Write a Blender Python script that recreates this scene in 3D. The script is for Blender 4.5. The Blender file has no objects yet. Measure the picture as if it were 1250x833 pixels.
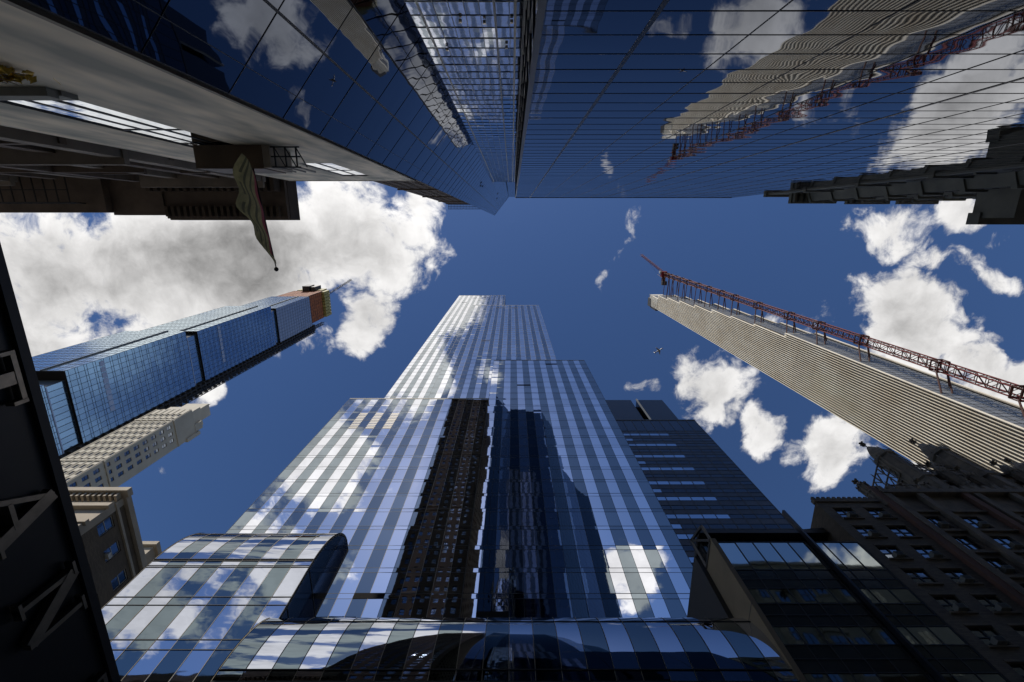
import bpy, math, random
from mathutils import Vector
random.seed(7)
R = math.radians
S = bpy.context.scene
COL = S.collection

# ------------------------------------------------------------------ camera, world, sun, exposure
TILT = math.atan(143.5 / 555.6)
cam = bpy.data.cameras.new('camera'); camo = bpy.data.objects.new('camera', cam); COL.objects.link(camo)
cam.sensor_width = 36.0; cam.lens = 16.0; cam.clip_start = 0.05; cam.clip_end = 20000
camo.location = (0, 0, 1.6); camo.rotation_euler = (math.pi - TILT, 0, 0)
S.camera = camo
S.render.engine = 'CYCLES'
S.cycles.use_denoising = True
S.cycles.blur_glossy = 2.7
S.cycles.max_bounces = 10; S.cycles.glossy_bounces = 8; S.cycles.diffuse_bounces = 4
S.cycles.sample_clamp_indirect = 14.0
S.view_settings.view_transform = 'Standard'; S.view_settings.look = 'None'
S.view_settings.gamma = 1.0; S.view_settings.use_curve_mapping = False
S.view_settings.exposure = 0.0

SUNV = Vector((-0.205, -0.65, 1.0)).normalized()          # towards the sun
SUN_EL = math.asin(SUNV.z)
SKY_STRENGTH = 0.060
CLOUD_GAIN = 0.92

def px(x, y):
    """pixel of the photograph (1250 x 833) -> slopes (east/up, north/up)"""
    X = (x - 625) / 555.6; Y = (416.5 - y) / 555.6
    s, c = math.sin(TILT), math.cos(TILT)
    n = s - Y * c; z = c + Y * s
    return X / z, n / z

def build_world():
    w = bpy.data.worlds.new('World'); S.world = w; w.use_nodes = True
    nt = w.node_tree; nt.nodes.clear()
    def N(t, **k):
        n = nt.nodes.new(t)
        for a, b in k.items(): setattr(n, a, b)
        return n
    def L(a, b): nt.links.new(a, b)
    def M(op, a, b=None, c=None, clamp=False):
        n = N('ShaderNodeMath', operation=op); n.use_clamp = clamp
        for i, v in enumerate((a, b, c)):
            if v is None: continue
            if isinstance(v, (int, float)): n.inputs[i].default_value = v
            else: L(v, n.inputs[i])
        return n.outputs[0]
    def smooth(v, lo, hi, a=0.0, b=1.0):
        n = N('ShaderNodeMapRange', interpolation_type='SMOOTHSTEP')
        L(v, n.inputs['Value'])
        n.inputs['From Min'].default_value = lo; n.inputs['From Max'].default_value = hi
        n.inputs['To Min'].default_value = a; n.inputs['To Max'].default_value = b
        return n.outputs[0]
    sky = N('ShaderNodeTexSky'); sky.sky_type = 'NISHITA'; sky.sun_disc = False
    sky.sun_elevation = SUN_EL; sky.sun_rotation = math.atan2(SUNV.x, SUNV.y)
    sky.altitude = 0; sky.air_density = 1.0; sky.dust_density = 0.3; sky.ozone_density = 5.0
    tc = N('ShaderNodeTexCoord')
    sp = N('ShaderNodeSeparateXYZ'); L(tc.outputs['Generated'], sp.inputs[0])
    zz = M('MAXIMUM', sp.outputs[2], 0.06)
    u = M('DIVIDE', sp.outputs[0], zz); v = M('DIVIDE', sp.outputs[1], zz)
    cb = N('ShaderNodeCombineXYZ'); L(u, cb.inputs[0]); L(v, cb.inputs[1]); p = cb.outputs[0]
    def noise(vec, scale, detail, rough, off=(0, 0, 0), dist=0.0, out='Fac'):
        ad = N('ShaderNodeVectorMath', operation='ADD'); L(vec, ad.inputs[0]); ad.inputs[1].default_value = off
        n = N('ShaderNodeTexNoise'); L(ad.outputs[0], n.inputs['Vector'])
        n.inputs['Scale'].default_value = scale; n.inputs['Detail'].default_value = detail
        n.inputs['Roughness'].default_value = rough; n.inputs['Distortion'].default_value = dist
        return n.outputs[out]
    # cloud banks: centre and radii (slopes), weight
    B = []
    def blob(x, y, rx, ry, wgt=1.0, rot=0.0):
        a, b = px(x, y); B.append((a, b, rx / 540.0, ry / 540.0, wgt, rot))
    blob(160, 330, 300, 120, 1.0, 0.10); blob(430, 290, 110, 95, 1.05); blob(450, 385, 42, 70, .80, .3)
    blob(290, 315, 190, 95, 1.4); blob(505, 252, 52, 40, .85)
    blob(60, 330, 160, 120, .95); blob(250, 478, 50, 22, .62, -.5); blob(190, 573, 24, 14, .5)
    blob(742, 326, 13, 26, .20, .3); blob(766, 285, 11, 24, .20, .5)
    blob(868, 470, 66, 70, .88); blob(932, 520, 44, 46, .84); blob(1010, 550, 66, 68, .90)
    blob(1115, 400, 115, 70, 1.05, .5); blob(1190, 440, 90, 50, .95, .4); blob(1230, 465, 80, 40, .9)
    blob(1090, 278, 70, 40, .78); blob(1185, 262, 60, 26, .72); blob(1238, 292, 40, 20, .66); blob(1180, 325, 90, 22, .58, .3)
    blob(786, 470, 24, 13, .60); blob(990, 395, 60, 22, .55); blob(1150, 545, 120, 60, .8)
    # banks over the southern sky, seen only in the glass
    for a, b, r1, r2, g in ((-.15, -.19, .17, .085, 1.12), (-.27, -.33, .21, .14, 1.05), (-.50, -.56, .25, .18, 1.0),
                            (-.70, -.84, .32, .22, .90), (-.40, -.30, .16, .10, .9), (-.05, -.33, .06, .06, .7), (.31, -.90, .13, .15, .92),
                            (-.75, -.30, .34, .25, 1.0), (-1.1, -.9, .4, .3, 1.0), (.9, -1.0, .3, .25, .9),
                            (-.42, .05, .3, .12, 1.0), (-1.2, .3, .5, .3, .9), (1.5, .5, .5, .3, .9), (.2, 2.2, .7, .5, .9),
                            (-.2, -1.7, .6, .35, 1.0), (1.2, -2.0, .7, .4, .9)):
        B.append((a, b, r1, r2, g, 0.0))
    warp = noise(p, 5.5, 3, .55, (3.1, 1.7, .4), out='Color')
    wv = N('ShaderNodeVectorMath', operation='MULTIPLY_ADD'); L(warp, wv.inputs[0])
    wv.inputs[1].default_value = (.10, .10, 0); wv.inputs[2].default_value = (-.05, -.05, 0)
    pw = N('ShaderNodeVectorMath', operation='ADD'); L(p, pw.inputs[0]); L(wv.outputs[0], pw.inputs[1]); pw = pw.outputs[0]
    acc = None
    for a, b, r1, r2, g, rot in B:
        mp = N('ShaderNodeMapping', vector_type='TEXTURE'); L(pw, mp.inputs[0])
        mp.inputs['Location'].default_value = (a, b, 0); mp.inputs['Rotation'].default_value = (0, 0, rot)
        mp.inputs['Scale'].default_value = (r1, r2, 1)
        ln = N('ShaderNodeVectorMath', operation='LENGTH'); L(mp.outputs[0], ln.inputs[0])
        d2 = M('MULTIPLY', ln.outputs['Value'], ln.outputs['Value'])
        e = M('MULTIPLY', M('SUBTRACT', 1.0, d2), g)
        acc = e if acc is None else M('MAXIMUM', acc, e)
    acc = M('MAXIMUM', acc, -1.0)
    n1 = noise(pw, 6.0, 10, .60, (0, 0, 0))
    n2 = noise(pw, 22.0, 8, .62, (5, 2, 1))
    dens = M('ADD', M('MULTIPLY', acc, .62), M('MULTIPLY', M('SUBTRACT', n1, .5), 1.9))
    dens = M('ADD', dens, M('MULTIPLY', M('SUBTRACT', n2, .5), .55))
    cover = smooth(dens, .17, .46)
    core = smooth(M('ADD', M('MULTIPLY', acc, .75), M('MULTIPLY', n1, .6)), .78, 1.36)                      # thick cloud lets less light through
    n3 = noise(p, 4.5, 7, .56, (.05, -.06, 4.0))
    br = M('SUBTRACT', 1.0, M('MULTIPLY', M('MULTIPLY', core, smooth(v, -.16, -.02)), .62))
    br = M('ADD', br, M('MULTIPLY', M('SUBTRACT', n3, .5), .9))
    br = M('ADD', br, M('MULTIPLY', M('SUBTRACT', n2, .52), .5))
    dt = N('ShaderNodeVectorMath', operation='DOT_PRODUCT'); L(tc.outputs['Generated'], dt.inputs[0]); dt.inputs[1].default_value = SUNV
    fwd = M('POWER', M('MAXIMUM', dt.outputs['Value'], 0.0), 6.0)        # clouds near the sun are brighter
    br = M('MULTIPLY', M('MULTIPLY', M('MAXIMUM', br, .24), CLOUD_GAIN), M('ADD', M('MULTIPLY', fwd, .35), .92))
    gm = N('ShaderNodeGamma'); L(sky.outputs[0], gm.inputs[0]); gm.inputs[1].default_value = 1.32
    bs = N('ShaderNodeBackground'); L(gm.outputs[0], bs.inputs[0]); bs.inputs[1].default_value = SKY_STRENGTH
    bc = N('ShaderNodeBackground'); bc.inputs[0].default_value = (1.0, .985, .975, 1); L(br, bc.inputs[1])
    mx = N('ShaderNodeMixShader'); L(cover, mx.inputs[0]); L(bs.outputs[0], mx.inputs[1]); L(bc.outputs[0], mx.inputs[2])
    o = N('ShaderNodeOutputWorld'); L(mx.outputs[0], o.inputs[0])
build_world()
sl = bpy.data.lights.new('sun', 'SUN'); sl.energy = 4.8; sl.angle = R(0.5); sl.color = (1.0, .94, .85)
so = bpy.data.objects.new('sun', sl); COL.objects.link(so)
so.rotation_euler = SUNV.to_track_quat('Z', 'Y').to_euler()

# ------------------------------------------------------------------ materials
MATS = {}
def mat(name, col, rough=.6, metal=0.0, var=0.0, vscale=1.0, vstretch=(1, 1, 1), col2=None, bump=0.0, bscale=1.0,
        bstretch=(1, 1, 1), detail=5, spec=.5, island=0.0, brick=None):
    m = bpy.data.materials.new(name); m.use_nodes = True; nt = m.node_tree
    b = nt.nodes['Principled BSDF']
    b.inputs['Roughness'].default_value = rough; b.inputs['Metallic'].default_value = metal
    b.inputs['Specular IOR Level'].default_value = spec
    b.inputs['Base Color'].default_value = (*col, 1)
    tc = nt.nodes.new('ShaderNodeTexCoord')
    def noise(stretch, scale, det, off=0):
        mp = nt.nodes.new('ShaderNodeMapping'); nt.links.new(tc.outputs['Object'], mp.inputs[0])
        mp.inputs['Scale'].default_value = stretch; mp.inputs['Location'].default_value = (off, off * .7, off * .3)
        n = nt.nodes.new('ShaderNodeTexNoise'); nt.links.new(mp.outputs[0], n.inputs['Vector'])
        n.inputs['Scale'].default_value = scale; n.inputs['Detail'].default_value = det
        n.inputs['Roughness'].default_value = .6
        return n.outputs['Fac']
    out = None
    if col2 is not None or var:
        c2 = col2 if col2 is not None else tuple(max(0, c * (1 - var)) for c in col)
        mr = nt.nodes.new('ShaderNodeMapRange'); nt.links.new(noise(vstretch, vscale, detail), mr.inputs[0])
        mr.inputs[1].default_value = .32; mr.inputs[2].default_value = .68
        mx = nt.nodes.new('ShaderNodeMix'); mx.data_type = 'RGBA'
        nt.links.new(mr.outputs[0], mx.inputs[0]); mx.inputs[6].default_value = (*col, 1); mx.inputs[7].default_value = (*c2, 1)
        out = mx.outputs[2]
    if brick:                                             # courses: horizontal joints by height
        w, h, dark = brick
        sp = nt.nodes.new('ShaderNodeSeparateXYZ'); nt.links.new(tc.outputs['Object'], sp.inputs[0])
        ad = nt.nodes.new('ShaderNodeMath'); nt.links.new(sp.outputs[0], ad.inputs[0]); nt.links.new(sp.outputs[1], ad.inputs[1])
        cb = nt.nodes.new('ShaderNodeCombineXYZ'); nt.links.new(ad.outputs[0], cb.inputs[0]); nt.links.new(sp.outputs[2], cb.inputs[1])
        bt = nt.nodes.new('ShaderNodeTexBrick'); nt.links.new(cb.outputs[0], bt.inputs['Vector'])
        bt.inputs['Scale'].default_value = 1.0; bt.inputs['Brick Width'].default_value = w; bt.inputs['Row Height'].default_value = h
        bt.inputs['Mortar Size'].default_value = min(w, h) * .06
        bt.inputs['Color1'].default_value = (1, 1, 1, 1); bt.inputs['Color2'].default_value = (.72, .72, .72, 1)
        bt.inputs['Mortar'].default_value = (dark, dark, dark, 1)
        mm = nt.nodes.new('ShaderNodeMix'); mm.data_type = 'RGBA'; mm.blend_type = 'MULTIPLY'; mm.inputs[0].default_value = 1
        if out is not None: nt.links.new(out, mm.inputs[6])
        else: mm.inputs[6].default_value = (*col, 1)
        nt.links.new(bt.outputs['Color'], mm.inputs[7]); out = mm.outputs[2]
    if island:                                            # every pane its own slight tint
        g = nt.nodes.new('ShaderNodeNewGeometry')
        mr = nt.nodes.new('ShaderNodeMapRange'); nt.links.new(g.outputs['Random Per Island'], mr.inputs[0])
        mr.inputs[3].default_value = 1 - island; mr.inputs[4].default_value = 1 + island
        mm = nt.nodes.new('ShaderNodeMix'); mm.data_type = 'RGBA'; mm.blend_type = 'MULTIPLY'; mm.inputs[0].default_value = 1
        if out is not None: nt.links.new(out, mm.inputs[6])
        else: mm.inputs[6].default_value = (*col, 1)
        nt.links.new(mr.outputs[0], mm.inputs[7]); out = mm.outputs[2]
    if out is not None: nt.links.new(out, b.inputs['Base Color'])
    if bump:
        bp = nt.nodes.new('ShaderNodeBump'); bp.inputs['Strength'].default_value = 1.0
        bp.inputs['Distance'].default_value = bump
        nt.links.new(noise(bstretch, bscale, 2, 3.3), bp.inputs['Height']); nt.links.new(bp.outputs[0], b.inputs['Normal'])
    MATS[name] = m
    return m

# One striped tower: mirror glass in two tones
mat('mirror_light', (.78, .79, .83), .015, 1.0, bump=.0022, bscale=.5, island=.08)
mat('mirror_dark', (.235, .275, .30), .02, 1.0, bump=.0022, bscale=.5, island=.12)
mat('mirror_frame', (.045, .047, .05), .6, 0, spec=.2)
mat('mirror_frame_pale', (.24, .215, .17), .6, 0, spec=.2)
mat('podium_light', (.50, .525, .59), .02, 1.0, bump=.009, bscale=.22, bstretch=(1, 1, 2.2))
mat('podium_dark', (.155, .195, .215), .02, 1.0, bump=.009, bscale=.22, bstretch=(1, 1, 2.2))
mat('vent_louvre', (.22, .20, .165), .6, .2)
mat('black_gap', (.012, .012, .013), .8, spec=.05)
mat('roof_grey', (.12, .12, .12), .9, var=.3)
# wedge tower
mat('wedge_glass', (.115, .13, .165), .015, 1.0, bump=.021, bscale=.30, bstretch=(.5, .5, .9), island=.05)
mat('wedge_glass_grey', (.50, .52, .56), .03, 1.0, bump=.006, bscale=.55, island=.12)
mat('wedge_frame', (.016, .017, .02), .4, .3)
mat('wedge_frame_pale', (.085, .078, .07), .5, .2)
mat('brass_lit', (.55, .45, .3), .35, .8)
# stone front
mat('stone_light_mottle', (.92, .80, .63), .7, col2=(.36, .345, .29), vscale=1.0, vstretch=(.75, 1, .22), detail=2, bump=.01, bscale=2.0)  # pale streaks imitate sunlight thrown back by the striped tower, painted into the stone
mat('stone_trim', (.34, .29, .23), .7, var=.25)
mat('brown_metal', (.13, .085, .05), .55, .2, var=.3, vscale=.8)
mat('window_sky', (.70, .76, .82), .03, 1.0, bump=.01, bscale=.9)
mat('dark_metal', (.022, .022, .024), .45, .4)
mat('gold_leaf', (.80, .56, .10), .35, .7, col2=(.24, .15, .03), vscale=3)
mat('ledge_stone', (.27, .27, .24), .75, var=.3)
# brick and brown things
mat('brown_brick', (.075, .042, .024), .85, col2=(.05, .03, .02), vscale=.15, brick=(.5, .16, .55))
mat('brown_trim', (.10, .07, .05), .8, var=.3)
mat('window_dark', (.20, .24, .30), .04, 1.0, bump=.003, bscale=.5)
mat('window_pale', (.24, .275, .32), .06, 1.0, bump=.004, bscale=.7)
mat('frame_white', (.45, .45, .43), .5)
mat('frame_dark', (.03, .028, .026), .5)
mat('hall_brown', (.17, .125, .095), .8, col2=(.10, .075, .06), vscale=.5, vstretch=(1, 1, 3))
mat('hall_ledge', (.30, .25, .205), .8, var=.4, vscale=.4)
mat('bay_stone', (.20, .19, .155), .8, col2=(.13, .125, .105), vscale=.5)
mat('olive_brick', (.23, .19, .145), .85, col2=(.155, .13, .105), vscale=.25, brick=(.5, .14, .6))
mat('red_brick', (.19, .10, .07), .85, col2=(.14, .075, .055), vscale=.3)
mat('gothic_stone', (.25, .205, .155), .85, col2=(.13, .11, .09), vscale=.9)
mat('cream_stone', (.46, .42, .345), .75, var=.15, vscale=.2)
mat('cream_stone_shade', (.40, .37, .31), .8, var=.15, vscale=.2)  # cream stone darkened a little, shade of the east side in its colour
mat('hotel_stone', (.38, .33, .26), .8, var=.2, vscale=.4)
mat('hotel_brick', (.15, .115, .078), .85, col2=(.105, .08, .058), vscale=.3, brick=(.5, .14, .6))
# tall thin tower
mat('terracotta', (.82, .755, .62), .4, col2=(.66, .57, .43), vscale=.16, vstretch=(1, 1, .5), island=.05)
mat('bronze', (.34, .25, .12), .35, .8)
mat('slim_glass', (.15, .13, .105), .3, .6, island=.15)
mat('slim_glass_south', (.23, .235, .235), .42, .35, island=.12)
mat('concrete', (.52, .50, .45), .85, var=.25, vscale=.15)
mat('red_steel', (.13, .008, .010), .7, 0, spec=.15)
mat('rust_steel', (.075, .030, .024), .7, 0, spec=.15)
# blue tower
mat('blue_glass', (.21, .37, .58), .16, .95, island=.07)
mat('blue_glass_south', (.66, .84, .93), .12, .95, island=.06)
mat('film_glass', (.26, .33, .46), .35, .6, island=.05)
mat('blue_joint', (.03, .04, .055), .5)
mat('orange_net', (.33, .095, .022), .8, col2=(.13, .04, .014), vscale=.5)
mat('yellow_form', (.34, .29, .10), .7, var=.4, vscale=.4)
# black glass tower
mat('black_glass', (.055, .065, .08), .08, .9, island=.15)
mat('black_band', (.03, .034, .042), .3, .5, island=.2)
mat('ribbon_glass', (.33, .42, .52), .05, 1.0, bump=.003, bscale=.5, island=.15)
mat('ribbon_window', (.36, .40, .40), .03, 1.0, bump=.004, bscale=.35, island=.2)
mat('ribbon_spandrel', (.06, .066, .066), .15, .6, island=.2)
mat('tan_panel', (.27, .205, .12), .7, var=.25, vscale=.4)
# street
mat('asphalt', (.05, .05, .052), .9, var=.3, vscale=.7)
mat('pavement_concrete', (.28, .27, .25), .9, var=.25, vscale=.6)
mat('earth', (.16, .15, .13), .95)
mat('canopy_black', (.018, .018, .020), .38, .3)
mat('letter_metal', (.30, .26, .21), .35, .9, var=.3, vscale=14)
mat('paint_white', (.75, .75, .72), .7)
mat('flag_cloth', (.40, .34, .16), .8, col2=(.22, .20, .10), vscale=2.2)
mat('flag_red', (.34, .08, .10), .8)
mat('plane_paint', (.10, .10, .11), .4)

# ------------------------------------------------------------------ mesh helpers
class MB:
    def __init__(s): s.v = []; s.f = []; s.m = []; s.mats = []; s.sm = []
    def mi(s, name):
        if name not in s.mats: s.mats.append(name)
        return s.mats.index(name)
    def poly(s, pts, m, smooth=False):
        k = len(s.v); s.v += [tuple(p) for p in pts]; s.f.append(tuple(range(k, k + len(pts)))); s.m.append(s.mi(m)); s.sm.append(smooth)
    def box(s, x0, x1, y0, y1, z0, z1, m):
        k = len(s.v)
        s.v += [(x0, y0, z0), (x1, y0, z0), (x1, y1, z0), (x0, y1, z0), (x0, y0, z1), (x1, y0, z1), (x1, y1, z1), (x0, y1, z1)]
        for f in ((3, 2, 1, 0), (4, 5, 6, 7), (0, 1, 5, 4), (1, 2, 6, 5), (2, 3, 7, 6), (3, 0, 4, 7)):
            s.f.append(tuple(k + i for i in f)); s.m.append(s.mi(m)); s.sm.append(False)
    def obox(s, fr, a0, a1, b0, b1, d0, d1, m):
        """box in a facade frame: along a, up b, out d"""
        k = len(s.v)
        s.v += [fr(a, b, d) for b in (b0, b1) for a, d in ((a0, d0), (a1, d0), (a1, d1), (a0, d1))]
        for f in ((3, 2, 1, 0), (4, 5, 6, 7), (0, 1, 5, 4), (1, 2, 6, 5), (2, 3, 7, 6), (3, 0, 4, 7)):
            s.f.append(tuple(k + i for i in f)); s.m.append(s.mi(m)); s.sm.append(False)
    def bar(s, p, q, r, m, r2=None, n=4):
        p = Vector(p); q = Vector(q); d = (q - p)
        if d.length < 1e-6: return
        d.normalize(); a = d.orthogonal().normalized() if abs(d.z) > .98 else Vector((0, 0, 1)).cross(d).normalized()
        b = d.cross(a); r2 = r if r2 is None else r2; k = len(s.v)
        for P, rr in ((p, r), (q, r2)):
            for i in range(n):
                t = 2 * math.pi * (i + .5) / n
                s.v.append(tuple(P + a * (math.cos(t) * rr) + b * (math.sin(t) * rr)))
        for i in range(n):
            j = (i + 1) % n; s.f.append((k + i, k + j, k + n + j, k + n + i)); s.m.append(s.mi(m)); s.sm.append(n > 6)
        s.f.append(tuple(k + i for i in reversed(range(n)))); s.m.append(s.mi(m)); s.sm.append(False)
        s.f.append(tuple(k + n + i for i in range(n))); s.m.append(s.mi(m)); s.sm.append(False)
    def lathe(s, c, prof, n, m, rot=0, smooth=False):
        k = len(s.v); c = Vector(c)
        for r, z in prof:
            for i in range(n):
                t = rot + 2 * math.pi * i / n; s.v.append((c.x + r * math.cos(t), c.y + r * math.sin(t), c.z + z))
        for j in range(len(prof) - 1):
            for i in range(n):
                i2 = (i + 1) % n
                s.f.append((k + j * n + i, k + j * n + i2, k + (j + 1) * n + i2, k + (j + 1) * n + i)); s.m.append(s.mi(m)); s.sm.append(smooth)
    def prism(s, pts, z0, z1, m, top=None):
        n = len(pts)
        for i in range(n):
            p, q = pts[i], pts[(i + 1) % n]
            s.poly([(p[0], p[1], z0), (q[0], q[1], z0), (q[0], q[1], z1), (p[0], p[1], z1)], m)
        s.poly([(p[0], p[1], z1) for p in pts], top or m)
        s.poly([(p[0], p[1], z0) for p in reversed(pts)], top or m)
    def build(s, name, parent=None, org=None):
        me = bpy.data.meshes.new(name)
        off = Vector((0, 0, 0))
        if parent is not None: off = parent.location
        elif org is not None: off = Vector(org)
        me.from_pydata([tuple(Vector(v) - off) for v in s.v], [], s.f)
        for m in s.mats: me.materials.append(MATS[m])
        me.polygons.foreach_set('material_index', s.m); me.polygons.foreach_set('use_smooth', s.sm); me.update()
        o = bpy.data.objects.new(name, me); COL.objects.link(o)
        if parent is not None: o.parent = parent
        elif org is not None: o.location = org
        return o

def frame(ox, oy, oz, ax, ay):
    """facade frame: origin, direction along; outward normal is to the right of it (A rotated -90 deg)"""
    l = math.hypot(ax, ay); ax /= l; ay /= l; nx, ny = ay, -ax
    return lambda a, b, d=0.0: (ox + ax * a + nx * d, oy + ay * a + ny * d, oz + b)

def tag(o, label=None, cat=None, group=None, kind=None):
    if label: o['label'] = label
    if cat: o['category'] = cat
    if group: o['group'] = group
    if kind: o['kind'] = kind
    return o
def thing(name, loc, label, cat, group=None):
    o = bpy.data.objects.new(name, None); COL.objects.link(o); o.location = loc; o.empty_display_size = .5
    return tag(o, label, cat, group)

def pane(mb, fr, a0, a1, b0, b1, m, jit=.003, d=0.0):
    j = lambda: random.uniform(-jit, jit)
    t1, t2, t0 = j(), j(), j()          # a tilted but planar pane
    mb.poly([fr(a0, b0, d + t0 - t1 - t2), fr(a1, b0, d + t0 + t1 - t2), fr(a1, b1, d + t0 + t1 + t2), fr(a0, b1, d + t0 - t1 + t2)], m)

def curtain(mb, fr, W, H, cols, rows, pick, frame_m, jit=.003, vb=.05, hb=.05, proud=.04, skip=None, vm=None):
    """panes between column lines and row lines, with bars in front of the joints"""
    for i in range(len(cols) - 1):
        for j in range(len(rows) - 1):
            if skip and skip(i, j): continue
            pane(mb, fr, cols[i], cols[i + 1], rows[j], rows[j + 1], pick(i, j), jit)
    if vb:
        for i, c in enumerate(cols):
            w = vb(i) if callable(vb) else vb
            if w: mb.obox(fr, c - w / 2, c + w / 2, 0, H, -.02, proud, vm or frame_m)
    if hb:
        for j, r in enumerate(rows):
            w = hb(j) if callable(hb) else hb
            if w: mb.obox(fr, 0, W, r - w / 2, r + w / 2, -.02, proud - .004, frame_m)

def punched(mb, fr, W, H, holes, wall_m, reveal=.25, reveal_m=None, extra_a=(), extra_b=()):
    """wall with rectangular openings (a0,a1,b0,b1) and their reveals"""
    rk = lambda t: round(t, 4)
    xs = sorted({0.0, rk(W), *[rk(h[0]) for h in holes], *[rk(h[1]) for h in holes]})
    zs = sorted({0.0, rk(H), *[rk(h[2]) for h in holes], *[rk(h[3]) for h in holes]})
    occ = set()
    xi = {x: i for i, x in enumerate(xs)}; zi = {z: i for i, z in enumerate(zs)}
    for a0, a1, b0, b1 in holes:
        for i in range(xi[rk(a0)], xi[rk(a1)]):
            for j in range(zi[rk(b0)], zi[rk(b1)]): occ.add((i, j))
    for j in range(len(zs) - 1):
        i = 0
        while i < len(xs) - 1:
            if (i, j) in occ: i += 1; continue
            k = i
            while k < len(xs) - 1 and (k, j) not in occ: k += 1
            mb.poly([fr(xs[i], zs[j]), fr(xs[k], zs[j]), fr(xs[k], zs[j + 1]), fr(xs[i], zs[j + 1])], wall_m); i = k
    rm = reveal_m or wall_m
    for a0, a1, b0, b1 in holes:
        mb.poly([fr(a0, b0), fr(a1, b0), fr(a1, b0, -reveal), fr(a0, b0, -reveal)], rm)
        mb.poly([fr(a0, b1, -reveal), fr(a1, b1, -reveal), fr(a1, b1), fr(a0, b1)], rm)
        mb.poly([fr(a0, b0), fr(a0, b0, -reveal), fr(a0, b1, -reveal), fr(a0, b1)], rm)
        mb.poly([fr(a1, b0, -reveal), fr(a1, b0), fr(a1, b1), fr(a1, b1, -reveal)], rm)

def lin(a, b, step):
    n = max(1, round((b - a) / step)); return [a + (b - a) * i / n for i in range(n + 1)]
def dbl(H, floor, sp):
    """row lines: a spandrel strip and a vision strip per floor"""
    r = [0.0]; z = 0.0
    while z + floor <= H + .01:
        if z + sp < H: r.append(z + sp)
        z += floor; r.append(min(z, H))
    if H - r[-1] > .3: r.append(H)
    else: r[-1] = H
    return r

# ------------------------------------------------------------------ the setting: ground, road, pavements
g = MB(); g.poly([(-6000, -6000, -.02), (6000, -6000, -.02), (6000, 6000, -.02), (-6000, 6000, -.02)], 'earth')
tag(g.build('ground'), kind='structure')
g = MB(); g.poly([(-600, 7, 0), (600, 7, 0), (600, 23, 0), (-600, 23, 0)], 'asphalt'); tag(g.build('road'), kind='structure')
g = MB(); g.box(-600, 600, -60, 7, -.01, .13, 'pavement_concrete'); tag(g.build('pavement'), kind='structure')
g = MB(); g.box(-600, 600, 23, 120, -.01, .13, 'pavement_concrete'); tag(g.build('pavement'), kind='structure')
g = MB()
for i in range(-60, 60): g.box(i * 9, i * 9 + 3, 14.9, 15.05, .002, .006, 'paint_white')
tag(g.build('road_marking'), kind='structure')

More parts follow.
